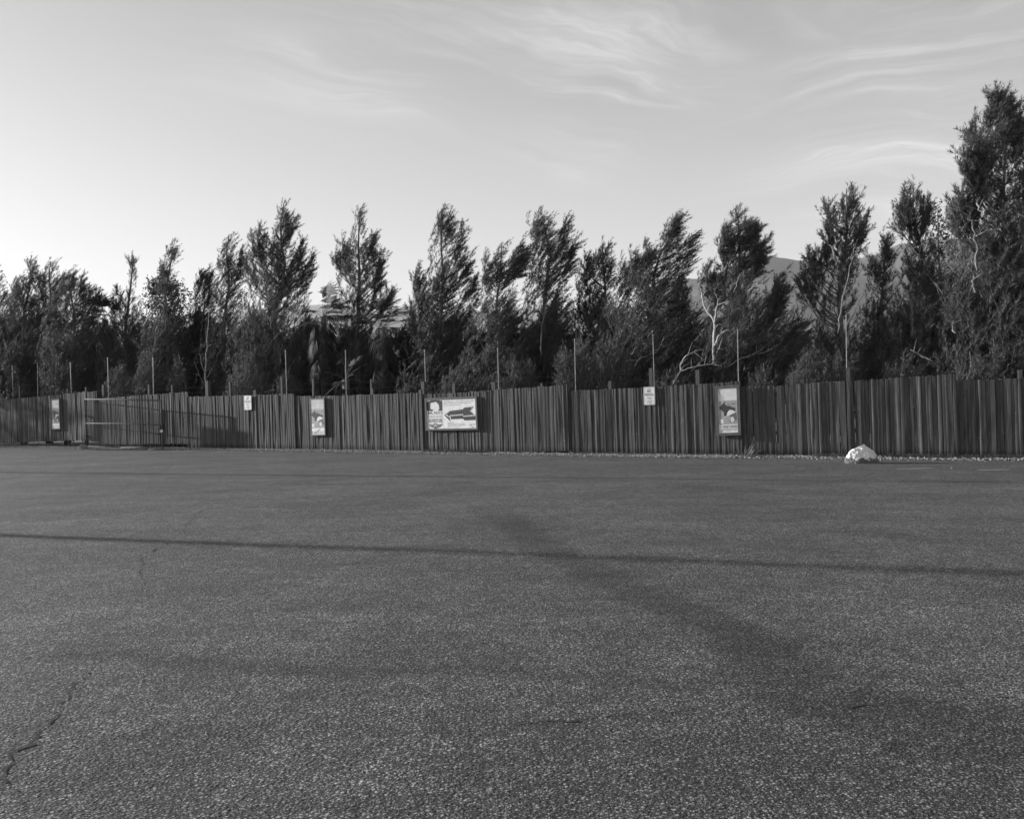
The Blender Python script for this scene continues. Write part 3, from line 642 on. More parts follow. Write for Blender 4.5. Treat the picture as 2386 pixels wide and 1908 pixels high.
# ------------------------------------------------------------------ rocks
def rock(name, pts, subdiv, amp, mt, label, cat, seed):
    bm = bmesh.new()
    for p in pts: bm.verts.new(p)
    bmesh.ops.convex_hull(bm, input=bm.verts[:])
    bmesh.ops.triangulate(bm, faces=bm.faces[:])
    for _ in range(subdiv): bmesh.ops.subdivide_edges(bm, edges=bm.edges[:], cuts=1, use_grid_fill=True); bmesh.ops.smooth_vert(bm, verts=bm.verts[:], factor=0.10, use_axis_x=True, use_axis_y=True, use_axis_z=True)
    for v in bm.verts:
        q = v.co * 5 + Vector((seed, 0, 0)); v.co += v.normal * amp * (noise.fractal(q, 1.0, 2.0, 5) + 0.3 * noise.noise(q * 4))
    me = bpy.data.meshes.new(name); bm.to_mesh(me); bm.free()
    return tag(link(name, me, mt), label, cat)
def m_rock(name, paint, bare, zlev):
    m, t, p = mat(name, paint, 0.8, 0.25); P = t.n('ShaderNodeTexCoord').outputs['Object']; z = t.n('ShaderNodeSeparateXYZ', {0: P}).outputs[2]
    n = t.noise(P, 9, 6, 0.65, 0.5); f = t.ramp(t.math('ADD', z, t.math('MULTIPLY', t.math('SUBTRACT', n, 0.5), 0.45)), zlev - 0.012, zlev + 0.012)
    fn = t.noise(P, 45, 4, 0.6); pv = t.math('MULTIPLY', paint, t.ramp(t.noise(P, 5, 5, 0.6), 0.3, 0.7, 0.80, 1.05)); bv = t.math('MULTIPLY', bare, t.ramp(fn, 0.2, 0.8, 0.5, 1.5))
    grey(t, p, t.math('ADD', t.math('MULTIPLY', pv, f), t.math('MULTIPLY', bv, t.math('SUBTRACT', 1, f)))); bump(t, p, t.math('ADD', fn, n), 0.5, 0.012); return m
rc = ground(2013, 1080); s = rc.y / F
RP = [(-41, 0, 4), (-39, -12, 0), (-20, -26, 0), (10, -28, 0), (34, -20, 0), (42, -4, 2), (40, 14, 0), (10, 26, 0), (-25, 24, 0), (-40, -6, 14), (-34, -12, 24), (-22, -10, 34), (-6, -8, 44), (6, -2, 46), (14, 2, 42), (30, -2, 28), (40, -2, 12), (-10, -26, 12), (14, -26, 12), (4, -22, 26), (30, -18, 10), (-24, 16, 26), (12, 18, 30), (-36, 10, 10)]
o = rock('boulder', [Vector(p) * s for p in RP], 4, 0.022, m_rock('flaking_white_paint', 0.78, 0.12, 0.125), 'boulder painted flaking white on the asphalt in front of the fence', 'rock', 2)
o.location = rc + Vector((0, 0.15, -0.01))
rc = ground(193, 1046); s = rc.y / F
o = rock('stone', [Vector(p) * s for p in [(-14, 0, 0), (14, 0, 0), (0, -9, 0), (0, 9, 0), (-10, -4, 7), (-2, -3, 12), (7, -2, 11), (13, -2, 5), (-4, 6, 8), (6, 6, 8)]], 3, 0.012, m_rock('grey_stone', 0.22, 0.10, 0.02), 'low grey stone lying at the left foot of the chain link gate', 'rock', 5)
o.location = rc
rc = ground(6, 1037); s = rc.y / F
o = rock('stone', [Vector(p) * s for p in [(-12, 0, 0), (8, 0, 0), (0, -5, 0), (0, 5, 0), (-10, 0, 11), (6, 0, 12), (-2, -4, 13), (-2, 4, 12)]], 2, 0.01, m_rock('pale_stone', 0.55, 0.3, 0.02), 'small pale block at the far left end of the fence', 'rock', 8)
o.location = rc + Vector((0, 0.8, 0.08))
for px, py, sz in ((1904, 1071, 5), (2217, 1091, 4), (80, 1066, 3)):
    rc = ground(px, py); s = rc.y / F * sz / 2
    o = rock('pebble', [Vector(p) * s for p in [(-1, 0, 0), (1, 0, 0), (0, -1, 0), (0, 1, 0), (-.5, 0, 1.2), (.5, .2, 1.0)]], 2, 0.004, m_rock('pebble_stone', 0.6, 0.4, 0.0),
             {1904: 'tiny white pebble at the fence foot left of the boulder', 2217: 'tiny pale pebble on the asphalt right of the boulder', 80: 'tiny pale pebble on the asphalt near the left edge'}[px], 'pebble', 3)
    o.location = rc

# ------------------------------------------------------------------ trees
K = W / 2156.0                             # tree outlines were read from a 2156 px wide view
def unit(a): return a / (np.linalg.norm(a, axis=-1, keepdims=True) + 1e-9)
def needles(P0, D, L, bend, per_m, nl, nw, spread, wind, r, flat=False):
    """foxtail twigs: P0 start, D direction, L length, bend sideways pull -> loose needle triangles"""
    cnt = np.maximum(4, (L * per_m).astype(int)); idx = np.repeat(np.arange(len(L)), cnt); n = len(idx)
    t = r.random(n) ** 0.85; d = D[idx]; b = P0[idx] + d * (L[idx] * t)[:, None] + bend[idx] * (t * t)[:, None]
    ax = unit(d * L[idx][:, None] + 2 * bend[idx] * t[:, None])
    rp = r.normal(size=(n, 3)); rp -= (rp * ax).sum(1, keepdims=True) * ax; rp = unit(rp)
    nd = unit(ax * (1 - spread) + rp * spread * (1.05 - 0.3 * t)[:, None] + wind * 0.12)
    ln = nl * r.uniform(0.6, 1.25, n) * (1.1 - 0.35 * t)
    sd_ = unit(np.cross(nd, r.normal(size=(n, 3)))) * (nw * r.uniform(0.7, 1.3, n))[:, None]
    if flat:                               # leaf: two triangles (kite)
        a = b; c = b + nd * ln[:, None]; m_ = b + nd * ln[:, None] * 0.5
        V = np.stack([a, m_ + sd_, c, a, c, m_ - sd_], 1); return V.reshape(-1, 3), 2 * n
    V = np.stack([b - sd_ * 0.5, b + sd_ * 0.5, b + nd * ln[:, None]], 1); return V.reshape(-1, 3), n

def tree(label, base_x, prof, back, seed, wind=0.35, dens=1.0, mat_='needles', kind='pine_tree', cat='tree', group='wind blown trees behind the fence',
         spires=(), low=0.09, bark='bark', nl=0.125, nw=0.014, leafy=False, dead=(), rise=0.9, tw=1.0):
    r = np.random.default_rng(seed); rd = random.Random(seed)
    c = fence_at(base_x * K); Y = c.y + back
    prof = [(y * K, a * K, b * K) for y, a, b in prof]
    hs = []; xl = []; xr = []
    for y, a, b in prof[::-1]:
        gro = 0.13 * max(0.0, min(1.0, (y / K - 600) / 100)) * (b - a); a -= gro; b += gro
        hs.append(at((a + b) / 2, y, Y).z); xl.append(at(a, y, Y).x); xr.append(at(b, y, Y).x)
    hs = np.array(hs); xl = np.array(xl); xr = np.array(xr)
    if hs[0] > 0.6: hs = np.r_[0.4, hs]; xl = np.r_[xl[0] * 0.8 + xr[0] * 0.2, xl]; xr = np.r_[xr[0] * 0.8 + xl[1] * 0.2, xr]
    top = hs[-1]; bx = at(base_x * K, 900, Y).x
    cx = lambda h: np.interp(h, hs, (xl + xr) / 2); rr = lambda h: np.interp(h, hs, (xr - xl) / 2)
    def trunk_x(h):
        f = np.clip(h / top, 0, 1); s_ = f * f * (3 - 2 * f) if True else f
        f = min(1.0, 1.6 * s_); return bx * (1 - f) + cx(h) * f
    t = empty(kind, (bx, Y, 0), label, cat, group)
    # trunk
    tm = MB(); n = 12; r0 = 0.012 * top * 1.1 + 0.02
    tm.tube([(trunk_x(top * i / n * 0.98) + 0.05 * math.sin(i * 1.3 + seed), Y + 0.05 * math.cos(i * 1.7 + seed), top * 0.98 * i / n - (0.05 if i == 0 else 0)) for i in range(n + 1)], [r0 * (1 - 0.88 * i / n) for i in range(n + 1)], 7)
    tm.build('trunk', M[bark], t, True)
    area = np.trapz(np.array([rr(h) for h in np.linspace(hs[0], top, 30)]), np.linspace(hs[0], top, 30)) * 2
    nlimb = int((12 + area * 4.2) * dens); lim = MB(); P0 = []; D = []; L = []
    hh = np.linspace(max(low * top, hs[0]), top - 0.25, 80); wgt = np.array([rr(h) + 0.12 for h in hh]); wgt /= wgt.sum()
    jobs = []
    for i in range(nlimb):
        h = float(r.choice(hh, p=wgt)) + r.uniform(-.05, .05); a = r.uniform(0, 6.283); q = 0.35 + 0.65 * math.sqrt(r.random())
        rad = max(float(rr(h)) - 0.22, float(rr(h)) * 0.55); e = Vector((float(cx(h)) - wind * 0.22 + rad * q * math.cos(a), Y + max(rad, 0.2) * 0.85 * q * math.sin(a), h))
        jobs.append((e, rad, None))
    for (sx_, sy_, sw, sl) in spires:       # pointed side tops: x, y, half width, length in pixels
        tip = at(sx_ * K, sy_ * K, Y + r.uniform(-.4, .4)); nn = int(4 + sl * 0.07)
        for i in range(nn):
            f = (i + 0.5) / nn; ww = sw * K / F * Y * f ** 0.8
            jobs.append((Vector((tip.x - wind * 0.25 * f * sl * K / F * Y + r.uniform(-ww, ww), tip.y + r.uniform(-ww, ww), tip.z - f * sl * K / F * Y)), ww + 0.25, tip))
    for e, rad, tip in jobs:
        dist = math.hypot(e.x - trunk_x(e.z), e.y - Y); hs_ = max(0.25, e.z - rise * dist * rd.uniform(0.5, 1.15) - 0.25)
        s0 = Vector((trunk_x(hs_), Y, hs_)); mid = s0 + Vector(((e.x - s0.x) * 0.68, (e.y - s0.y) * 0.68, (e.z - s0.z) * 0.34))
        mid += Vector((rd.uniform(-.1, .1), rd.uniform(-.1, .1), rd.uniform(-.1, .1)))
        bez = lambda u: s0 * (1 - u) ** 2 + mid * (2 * u * (1 - u)) + e * u * u
        ln = (e - s0).length; lr = 0.006 + 0.009 * min(ln, 3)
        lim.tube([bez(k / 5) for k in range(6)], [lr * (1 - 0.8 * k / 5) for k in range(6)], 4)
        sub = int((4.5 + 4.2 * min(ln, 2.6)) * (0.75 if tip is None else 0.8)); u00 = 0.10 if tip is None else 0.45; sc = min(0.9, 0.5 + rad * 0.36)
        for k in range(sub):
            u = u00 + (1 - u00) * (k + rd.random()) / sub; p = bez(u); tan = (bez(min(1, u + .05)) - bez(u - .05)).normalized()
            j = Vector((rd.gauss(0, 1), rd.gauss(0, 1), rd.gauss(0, .7)))
            d = (tan * 0.6 + Vector((wind * 0.8, 0, 0.6)) + j * 0.5).normalized(); l = rd.uniform(0.32, 0.75) * sc * tw
            q = p + d * l * 0.12
            P0.append(q); D.append(d); L.append(l)
            for _ in range(2 if rd.random() < 0.7 else 1):      # side twigs in a clump
                j = Vector((rd.gauss(0, 1), rd.gauss(0, 1), rd.gauss(0, .7))); d2 = (d + j * 0.35 + Vector((wind * 0.3, 0, 0.1))).normalized()
                P0.append(p + d * l * rd.uniform(0.1, 0.6)); D.append(d2); L.append(l * rd.uniform(0.45, 0.85))
    nf = int(area * 84 * dens)
    for i in range(nf):                    # twigs filling the crown in clumps
        h = float(r.choice(hh, p=wgt)) + r.uniform(-.15, .05); a = r.uniform(0, 6.283); q = r.random() ** 0.42 * 0.97; rad = float(rr(h))
        p = Vector((float(cx(h)) + rad * q * math.cos(a), Y + max(rad, .15) * .85 * q * math.sin(a), h))
        if noise.noise(p * 1.5 + Vector((seed, 0, 0))) < -0.24 + r.normal() * 0.05: continue
        j = Vector((rd.gauss(0, 1), rd.gauss(0, 1), rd.gauss(0, .6))); d = (Vector((wind * 0.9 + 0.35 * math.cos(a), 0.35 * math.sin(a), 0.95)) + j * 0.36).normalized(); l = rd.uniform(0.22, 0.5) * min(1.0, 0.55 + rad * .4) * tw
        P0.append(p - d * l * 0.8); D.append(d); L.append(l)
    nlead = int((top - low * top) / 0.13)
    for i in range(nlead):                 # foliage close along the leader
        h = low * top + (top - low * top) * (i + rd.random()) / nlead; q = rd.uniform(0.0, 0.65) * float(rr(h)); a = rd.uniform(0, 6.283)
        x0 = float(trunk_x(h)) * 0.3 + float(cx(h)) * 0.7; p = Vector((x0 + q * math.cos(a), Y + q * math.sin(a), h - 0.12))
        for _ in range(2):
            j = Vector((rd.gauss(0, 1), rd.gauss(0, 1), rd.gauss(0, .5))); d = (Vector((wind * 0.9, 0, 1.0)) + j * 0.32).normalized(); l = rd.uniform(0.28, 0.6) * min(1.0, 0.5 + float(rr(h)) * .5) * tw
            if p.z + d.z * l < top + 0.15: P0.append(p + j * 0.06); D.append(d); L.append(l)
    lim.build('branches', M[bark], t, True)
    P0 = np.array([tuple(v) for v in P0]); D = np.array([tuple(v) for v in D]); L = np.array(L)
    wv = np.array([wind, 0.0, 0.35]); bend = (wv[None] * 0.16 + r.normal(size=P0.shape) * 0.04) * L[:, None] / 0.5
    if leafy: V, nt = needles(P0, D, L * 0.8, bend, 26, 0.095, 0.038, 0.75, wv, r, True)
    else: V, nt = needles(P0, D, L, bend, 88, nl, nw, 0.50, wv, r)
    cm = tri_mesh('crown', V, nt); link('crown', cm, M[mat_], t)
    for pts, w0, mt in dead:                # bare limbs read off the photograph (pixels in the 2386 frame)
        Yd = Y - 0.5 - rd.uniform(0, .5); q = [at(x, y, Yd + 0.15 * math.sin(x)) for x, y in pts]
        fine = []
        for a_, b_ in zip(q, q[1:]):
            for k in range(4): fine.append(a_.lerp(b_, k / 4) + Vector((rd.gauss(0, .012), rd.gauss(0, .05), rd.gauss(0, .012))))
        fine.append(q[-1]); m_ = len(fine); w0 *= 0.55
        mb = MB().tube(fine, [w0 * (1 - 0.7 * k / (m_ - 1)) for k in range(m_)], 6)
        for k in range(3, m_, 2):           # little side twigs
            d = Vector((rd.gauss(0.3, .5), rd.gauss(0, .4), rd.gauss(0.2, .5))) * 0.35; mb.tube([fine[k], fine[k] + d * .5 + Vector((0, 0, .03)), fine[k] + d], [w0 * .3, w0 * .22, w0 * .1], 4)
        mb.build('dead_branch', M[mt], t, True)
    return t

Z4 = lambda *pts: [(1350 + x / 3.315, 430 + y / 3.315) for x, y in pts]
Z5 = lambda *pts: [(1786 + x / 2.298, 150 + y / 2.298) for x, y in pts]
Z1 = lambda *pts: [(x / 3.448, 450 + y / 3.448) for x, y in pts]
PB = 'pale_bark'; LB = 'light_bark'
tree('dark pine cut by the left edge of the picture', -30, [(560, -30, 2), (600, -50, 14), (650, -80, 32), (740, -90, 50), (830, -90, 55)], 3.5, 101, mat_='needles_dark')
tree('feathery pine with a brush like top nearest the left edge', 48, [(538, 64, 72), (580, 44, 82), (640, 14, 92), (720, -5, 105), (830, 0, 110)], 3.0, 102, wind=0.5, spires=((30, 590, 12, 60),))
tree('twin topped feathery pine second from the left edge', 100, [(543, 106, 113), (580, 84, 128), (640, 68, 140), (720, 70, 150), (830, 75, 150)], 4.0, 103, wind=0.5, spires=((82, 575, 9, 50), (130, 580, 8, 50)))
tree('broad pine with a long slope down to the right left of the sky gap', 140, [(560, 142, 152), (600, 118, 178), (640, 105, 202), (690, 95, 214), (760, 95, 220), (830, 100, 215)], 2.2, 104, wind=0.5, spires=((173, 585, 7, 40), (192, 605, 7, 40), (205, 615, 5, 40), (98, 640, 10, 60)), dens=1.15)
tree('slim spire topped pine beside the first sky gap', 272, [(533, 277, 281), (560, 270, 288), (606, 266, 290), (635, 248, 296), (680, 222, 302), (730, 215, 310), (830, 225, 310)], 3.2, 105, wind=0.1, spires=((247, 605, 7, 50), (234, 635, 6, 40), (217, 675, 6, 40)), nl=0.10)
tree('leafy round crowned tree between the spire pine and the hooked pine', 330, [(572, 318, 342), (590, 305, 392), (630, 300, 398), (690, 300, 395), (760, 300, 385)], 3.6, 106, wind=0.1, mat_='leaf', leafy=True, kind='broadleaf_tree', group='leafy trees among the pines', dens=0.9)
tree('pine with a hooked wind bent tip above a round leafy crown', 360, [(507, 362, 374), (530, 345, 376), (560, 334, 376), (600, 328, 372), (660, 312, 390), (740, 300, 400), (830, 300, 400)], 2.6, 107, wind=0.6, dead=[(Z1((1225, 1400), (1235, 1250), (1255, 1050), (1250, 980)), 0.045, PB), (Z1((1255, 1180), (1290, 1140), (1330, 1080)), .02, PB)])
tree('ragged low pine left of the tall leaning pine', 432, [(574, 415, 422), (590, 412, 455), (620, 398, 460), (680, 390, 462), (760, 388, 465), (830, 390, 465)], 4.2, 108, wind=0.6, spires=((421, 572, 7, 35), (440, 572, 6, 35)), mat_='needles_dark')
tree('tall leaning pine left of the broad three topped pine', 472, [(485, 483, 491), (520, 461, 498), (555, 452, 505), (600, 448, 512), (660, 440, 512), (740, 425, 515), (830, 420, 515)], 3.0, 109, wind=0.6, spires=((506, 530, 8, 60),), dead=[(Z1((1660, 1560), (1650, 1400), (1665, 1180), (1680, 940)), .05, PB), (Z1((1660, 1500), (1620, 1380), (1600, 1290)), .025, PB), (Z1((1670, 1480), (1710, 1380), (1790, 1230)), .028, PB), (Z1((1650, 1560), (1590, 1430), (1560, 1350)), .02, PB), (Z1((1510, 1580), (1470, 1480), (1475, 1400)), .02, 'bark')])
tree('broad dark three topped pine above the small parking sign', 590, [(418, 595, 600), (450, 583, 612), (490, 570, 614), (520, 560, 628), (560, 545, 650), (600, 528, 656), (640, 512, 648), (700, 500, 655), (770, 490, 660), (830, 490, 655)], 3.2, 110, wind=0.3, dens=1.2, spires=((544, 478, 10, 70), (530, 495, 8, 50), (637, 502, 10, 70), (657, 540, 8, 50), (612, 455, 8, 50), (518, 540, 8, 40)), dead=[(Z1((2250, 1400), (2250, 1280), (2260, 1240)), .03, PB), ([(640, 790), (655, 760), (665, 745)], .025, PB), ([(632, 765), (631, 735)], .04, PB)])
tree('slender solitary pine with see through crown right of the palm', 752, [(428, 754, 759), (460, 744, 766), (500, 733, 785), (530, 715, 800), (580, 706, 806), (640, 704, 798), (670, 708, 806), (720, 712, 800), (830, 705, 800)], 3.0, 111, wind=0.35, dens=0.72, spires=((788, 492, 8, 55), (801, 530, 7, 50), (722, 508, 6, 50), (706, 540, 5, 22), (822, 612, 7, 30), (800, 575, 7, 50)))
tree('double topped dark pine left of the wide illustrated board', 918, [(432, 926, 932), (470, 910, 945), (505, 903, 952), (550, 898, 972), (590, 885, 985), (640, 868, 985), (700, 860, 990), (760, 870, 992), (830, 880, 995)], 3.0, 112, wind=0.5, dens=1.15, spires=((972, 480, 10, 80), (985, 540, 7, 50), (875, 565, 7, 60), (948, 455, 7, 50), (1000, 585, 9, 60), (865, 640, 6, 60)))
tree('dark pine with a thin curved left top between the double topped pines', 1070, [(505, 1054, 1062), (540, 1036, 1066), (580, 1025, 1080), (620, 1010, 1090), (690, 990, 1100), (760, 970, 1110), (830, 970, 1110)], 2.6, 113, wind=0.8, spires=((1018, 550, 6, 50), (1092, 515, 7, 60), (1108, 520, 6, 50), (1075, 550, 7, 40)), mat_='needles')
tree('tallest wind combed pine right of the wide illustrated board', 1140, [(444, 1138, 1148), (470, 1120, 1168), (505, 1112, 1188), (540, 1108, 1206), (600, 1095, 1206), (660, 1095, 1200), (740, 1090, 1210), (830, 1090, 1215)], 3.4, 114, wind=0.7, dens=1.2, spires=((1190, 462, 8, 70), (1207, 510, 7, 60), (1124, 460, 6, 40)), dead=[([(1262, 830), (1262, 760), (1275, 700), (1290, 640)], .05, 'bark')])
tree('windswept pine with a loose wisp on its left side', 1268, [(504, 1268, 1276), (530, 1250, 1290), (565, 1240, 1302), (610, 1236, 1308), (680, 1225, 1310), (760, 1220, 1310), (830, 1220, 1310)], 4.2, 115, wind=0.5, spires=((1224, 572, 6, 60), (1232, 545, 4, 30)), mat_='needles')
tree('dense dark pine filling the middle behind the wispy pine', 1250, [(620, 1215, 1245), (650, 1190, 1290), (720, 1180, 1300), (830, 1180, 1300)], 5.0, 116, wind=0.2, mat_='needles_dark')
tree('strongly right leaning pine behind the larger parking sign', 1330, [(445, 1428, 1436), (475, 1400, 1440), (505, 1385, 1442), (530, 1350, 1440), (560, 1325, 1440), (610, 1300, 1440), (660, 1285, 1450), (720, 1270, 1470), (780, 1255, 1480), (830, 1250, 1480)], 2.8, 117, wind=0.8, dens=1.25, spires=((1455, 492, 9, 70), (1358, 515, 7, 50), (1328, 540, 7, 40), (1306, 555, 6, 60), (1418, 465, 6, 40)),
     dead=[(Z4((430, 1400), (470, 1340), (590, 1300), (640, 1220), (655, 1175)), .035, PB), (Z4((410, 1310), (440, 1240), (500, 1230), (530, 1210)), .03, PB), (Z4((590, 1300), (520, 1370), (440, 1430)), .016, PB)])
tree('dark thicket like pine left of the tree with the bare white limbs', 1450, [(575, 1425, 1440), (610, 1410, 1462), (650, 1400, 1480), (720, 1380, 1500), (830, 1380, 1500)], 4.8, 118, wind=0.5, mat_='needles_dark', dens=1.1)
tree('pine with bare white forked limbs above the right ice cream poster', 1535, [(432, 1547, 1554), (465, 1530, 1568), (500, 1520, 1595), (540, 1512, 1600), (580, 1505, 1612), (630, 1500, 1622), (680, 1490, 1680), (730, 1480, 1692), (780, 1460, 1670), (830, 1460, 1650)], 2.6, 119, wind=0.55, dens=1.0, low=0.2, nl=0.15,
     spires=((1605, 512, 8, 60), (1590, 480, 7, 60), (1520, 480, 6, 60), (1484, 560, 11, 60), (1640, 580, 9, 60), (1650, 610, 6, 50), (1690, 670, 10, 60), (1575, 470, 6, 50)),
     dead=[(Z4((1040, 1380), (1040, 1230), (1045, 1070), (965, 950), (945, 835), (925, 760)), .075, PB), (Z4((1045, 1070), (1062, 950), (1075, 880)), .05, PB), (Z4((985, 985), (1000, 940), (1040, 910)), .03, PB), (Z4((1045, 1240), (1080, 1165), (1140, 1125), (1210, 1170)), .045, PB),
           (Z4((720, 1540), (780, 1440), (785, 1385), (830, 1310), (900, 1285), (965, 1275)), .038, PB), (Z4((780, 1440), (900, 1405), (980, 1390), (1060, 1390)), .034, PB), (Z4((860, 1450), (920, 1390), (990, 1320)), .024, PB), (Z4((1130, 1410), (1230, 1350), (1350, 1310), (1420, 1260), (1475, 1210)), .035, PB), (Z4((1210, 1310), (1250, 1275), (1320, 1255)), .025, PB), (Z4((1380, 1310), (1480, 1270), (1560, 1225)), .028, PB), (Z4((1110, 1180), (1080, 1260), (1050, 1330)), .02, PB),
           (Z4((1065, 690), (1040, 630), (1030, 570)), .02, PB), (Z4((1200, 830), (1220, 740), (1270, 660)), .02, PB)])
tree('tall narrow pine with a separate left bough standing before the hills', 1783, [(386, 1779, 1787), (425, 1765, 1800), (460, 1745, 1815), (510, 1738, 1824), (560, 1735, 1815), (610, 1735, 1808), (660, 1725, 1800), (720, 1700, 1820), (780, 1680, 1840), (830, 1670, 1840)], 3.0, 120, wind=0.15, dens=0.95,
     spires=((1740, 432, 6, 80), (1817, 455, 6, 60), (1705, 527, 9, 60), (1732, 522, 6, 40), (1688, 575, 10, 45), (1800, 410, 6, 50)),
     dead=[(Z5((370, 1460), (290, 1370), (240, 1300), (205, 1230)), .045, 'bark'), (Z5((385, 1440), (400, 1290), (450, 1080), (480, 960)), .035, LB), (Z5((370, 1050), (345, 970), (310, 930)), .03, LB)])
tree('small knobbly pine between the tall narrow pine and the right group', 1852, [(505, 1862, 1876), (535, 1845, 1886), (580, 1828, 1890), (640, 1815, 1890), (720, 1800, 1900), (830, 1800, 1900)], 3.8, 121, wind=0.2, spires=((1866, 503, 6, 40), (1835, 545, 6, 40)), dead=[(Z5((430, 1400), (500, 1270), (560, 1140), (575, 1080)), .03, PB)])
tree('pale tipped pine rising left of the giant right pine', 1940, [(373, 1922, 1928), (405, 1905, 1938), (435, 1892, 1958), (475, 1893, 1962), (515, 1902, 1972), (560, 1890, 1985), (620, 1880, 2000), (700, 1860, 2010), (780, 1850, 2020), (830, 1850, 2020)], 3.0, 122, wind=0.15, spires=((1905, 410, 6, 50), (1893, 440, 5, 40), (1952, 425, 6, 50)), dead=[(Z5((850, 1070), (800, 1000), (760, 930)), .04, 'bark'), (Z5((1000, 1340), (880, 1130), (1000, 1370)), .03, 'bark'), (Z5((900, 1620), (830, 1560), (770, 1530)), .06, PB)])
tree('sparse leafy tree with round leaves peeping beside the giant right pine', 1975, [(430, 1960, 1985), (450, 1950, 2000), (500, 1945, 2010), (560, 1945, 2010), (620, 1945, 2010)], 4.8, 123, wind=0.0, mat_='leaf', leafy=True, kind='broadleaf_tree', group='leafy trees among the pines', dens=0.42)
tree('giant pine towering at the right edge of the picture', 2110, [(183, 2101, 2116), (225, 2085, 2135), (270, 2070, 2150), (330, 2055, 2180), (400, 2030, 2200), (450, 2000, 2220), (540, 1990, 2240), (640, 1990, 2260), (740, 1980, 2270), (830, 1980, 2270)], 2.4, 124, wind=0.35, dens=1.15, nl=0.15,
     spires=((2045, 262, 9, 90), (2028, 325, 6, 50), (2058, 290, 8, 60), (2150, 245, 10, 90), (2018, 395, 8, 60), (2130, 215, 8, 60), (2090, 205, 7, 60), (2000, 420, 7, 50)),
     dead=[(Z5((1130, 1100), (1125, 960), (1100, 850), (1060, 800), (990, 770)), .06, 'bark'), (Z5((1120, 920), (1160, 900), (1200, 880)), .035, LB), (Z5((1110, 1220), (1105, 1160), (1110, 1120)), .05, LB), (Z5((1260, 1700), (1290, 1620), (1340, 1570)), .035, LB), (Z5((1130, 740), (1150, 790), (1145, 830)), .04, LB), (Z5((1000, 1440), (1003, 1370)), .04, LB), (Z5((1290, 870), (1310, 930), (1350, 930)), .025, LB), (Z5((1350, 850), (1370, 800), (1379, 780)), .03, LB)])
tree('dark dense pine cut by the right edge of the picture', 2215, [(215, 2215, 2235), (260, 2190, 2260), (340, 2160, 2290), (420, 2130, 2310), (520, 2090, 2330), (640, 2060, 2340), (830, 2050, 2340)], 3.2, 125, wind=0.3, dens=1.1, spires=((2152, 360, 8, 60),))
# darker growth further back, closing the lower gaps
for i, (bx, top, hw, lab) in enumerate([(20, 655, 75, 'low dark pine at the far left behind the feathery pines'), (180, 690, 60, 'low dark pine under the first sky gap'), (300, 680, 60, 'low dark pine behind the spire topped pine'), (420, 650, 60, 'low dark pine behind the ragged low pine'), (540, 660, 70, 'low dark pine behind the left side of the three topped pine'),
        (650, 668, 50, 'low dark pine just left of the standing palm'), (745, 680, 50, 'low dark pine behind the slender solitary pine'), (845, 688, 45, 'low dark pine right of the second palm'), (672, 725, 34, 'small dark pine under the three topped pine beside the palm skirt'), (715, 720, 30, 'small dark pine between the standing palm and the slender pine'), (800, 705, 40, 'small dark pine between the slender pine and the second palm'), (960, 660, 70, 'low dark pine above the wide board'), (1060, 650, 70, 'low dark pine right of the double topped pine'), (1150, 660, 70, 'low dark pine at the foot of the tallest combed pine'),
        (1330, 690, 80, 'low dark pine at the foot of the leaning pine'), (1560, 700, 80, 'low dark pine behind the white limbed tree'), (1880, 660, 70, 'low dark pine behind the knobbly pine'), (1980, 560, 80, 'dark pine filling the gap left of the giant pine'), (2100, 560, 90, 'dark pine behind the giant right pine')]):
    tree(lab, bx, [(top, bx - 8, bx + 8), (top + 30, bx - hw * .45, bx + hw * .5), (top + 80, bx - hw * .9, bx + hw), (top + 130, bx - hw, bx + hw), (830, bx - hw, bx + hw)], 5.6 + (i % 3) * 0.5, 300 + i, wind=0.4, mat_='needles_dark', low=0.03, dens=1.5, nl=0.17, nw=0.026, group='low dark pines in the back row')
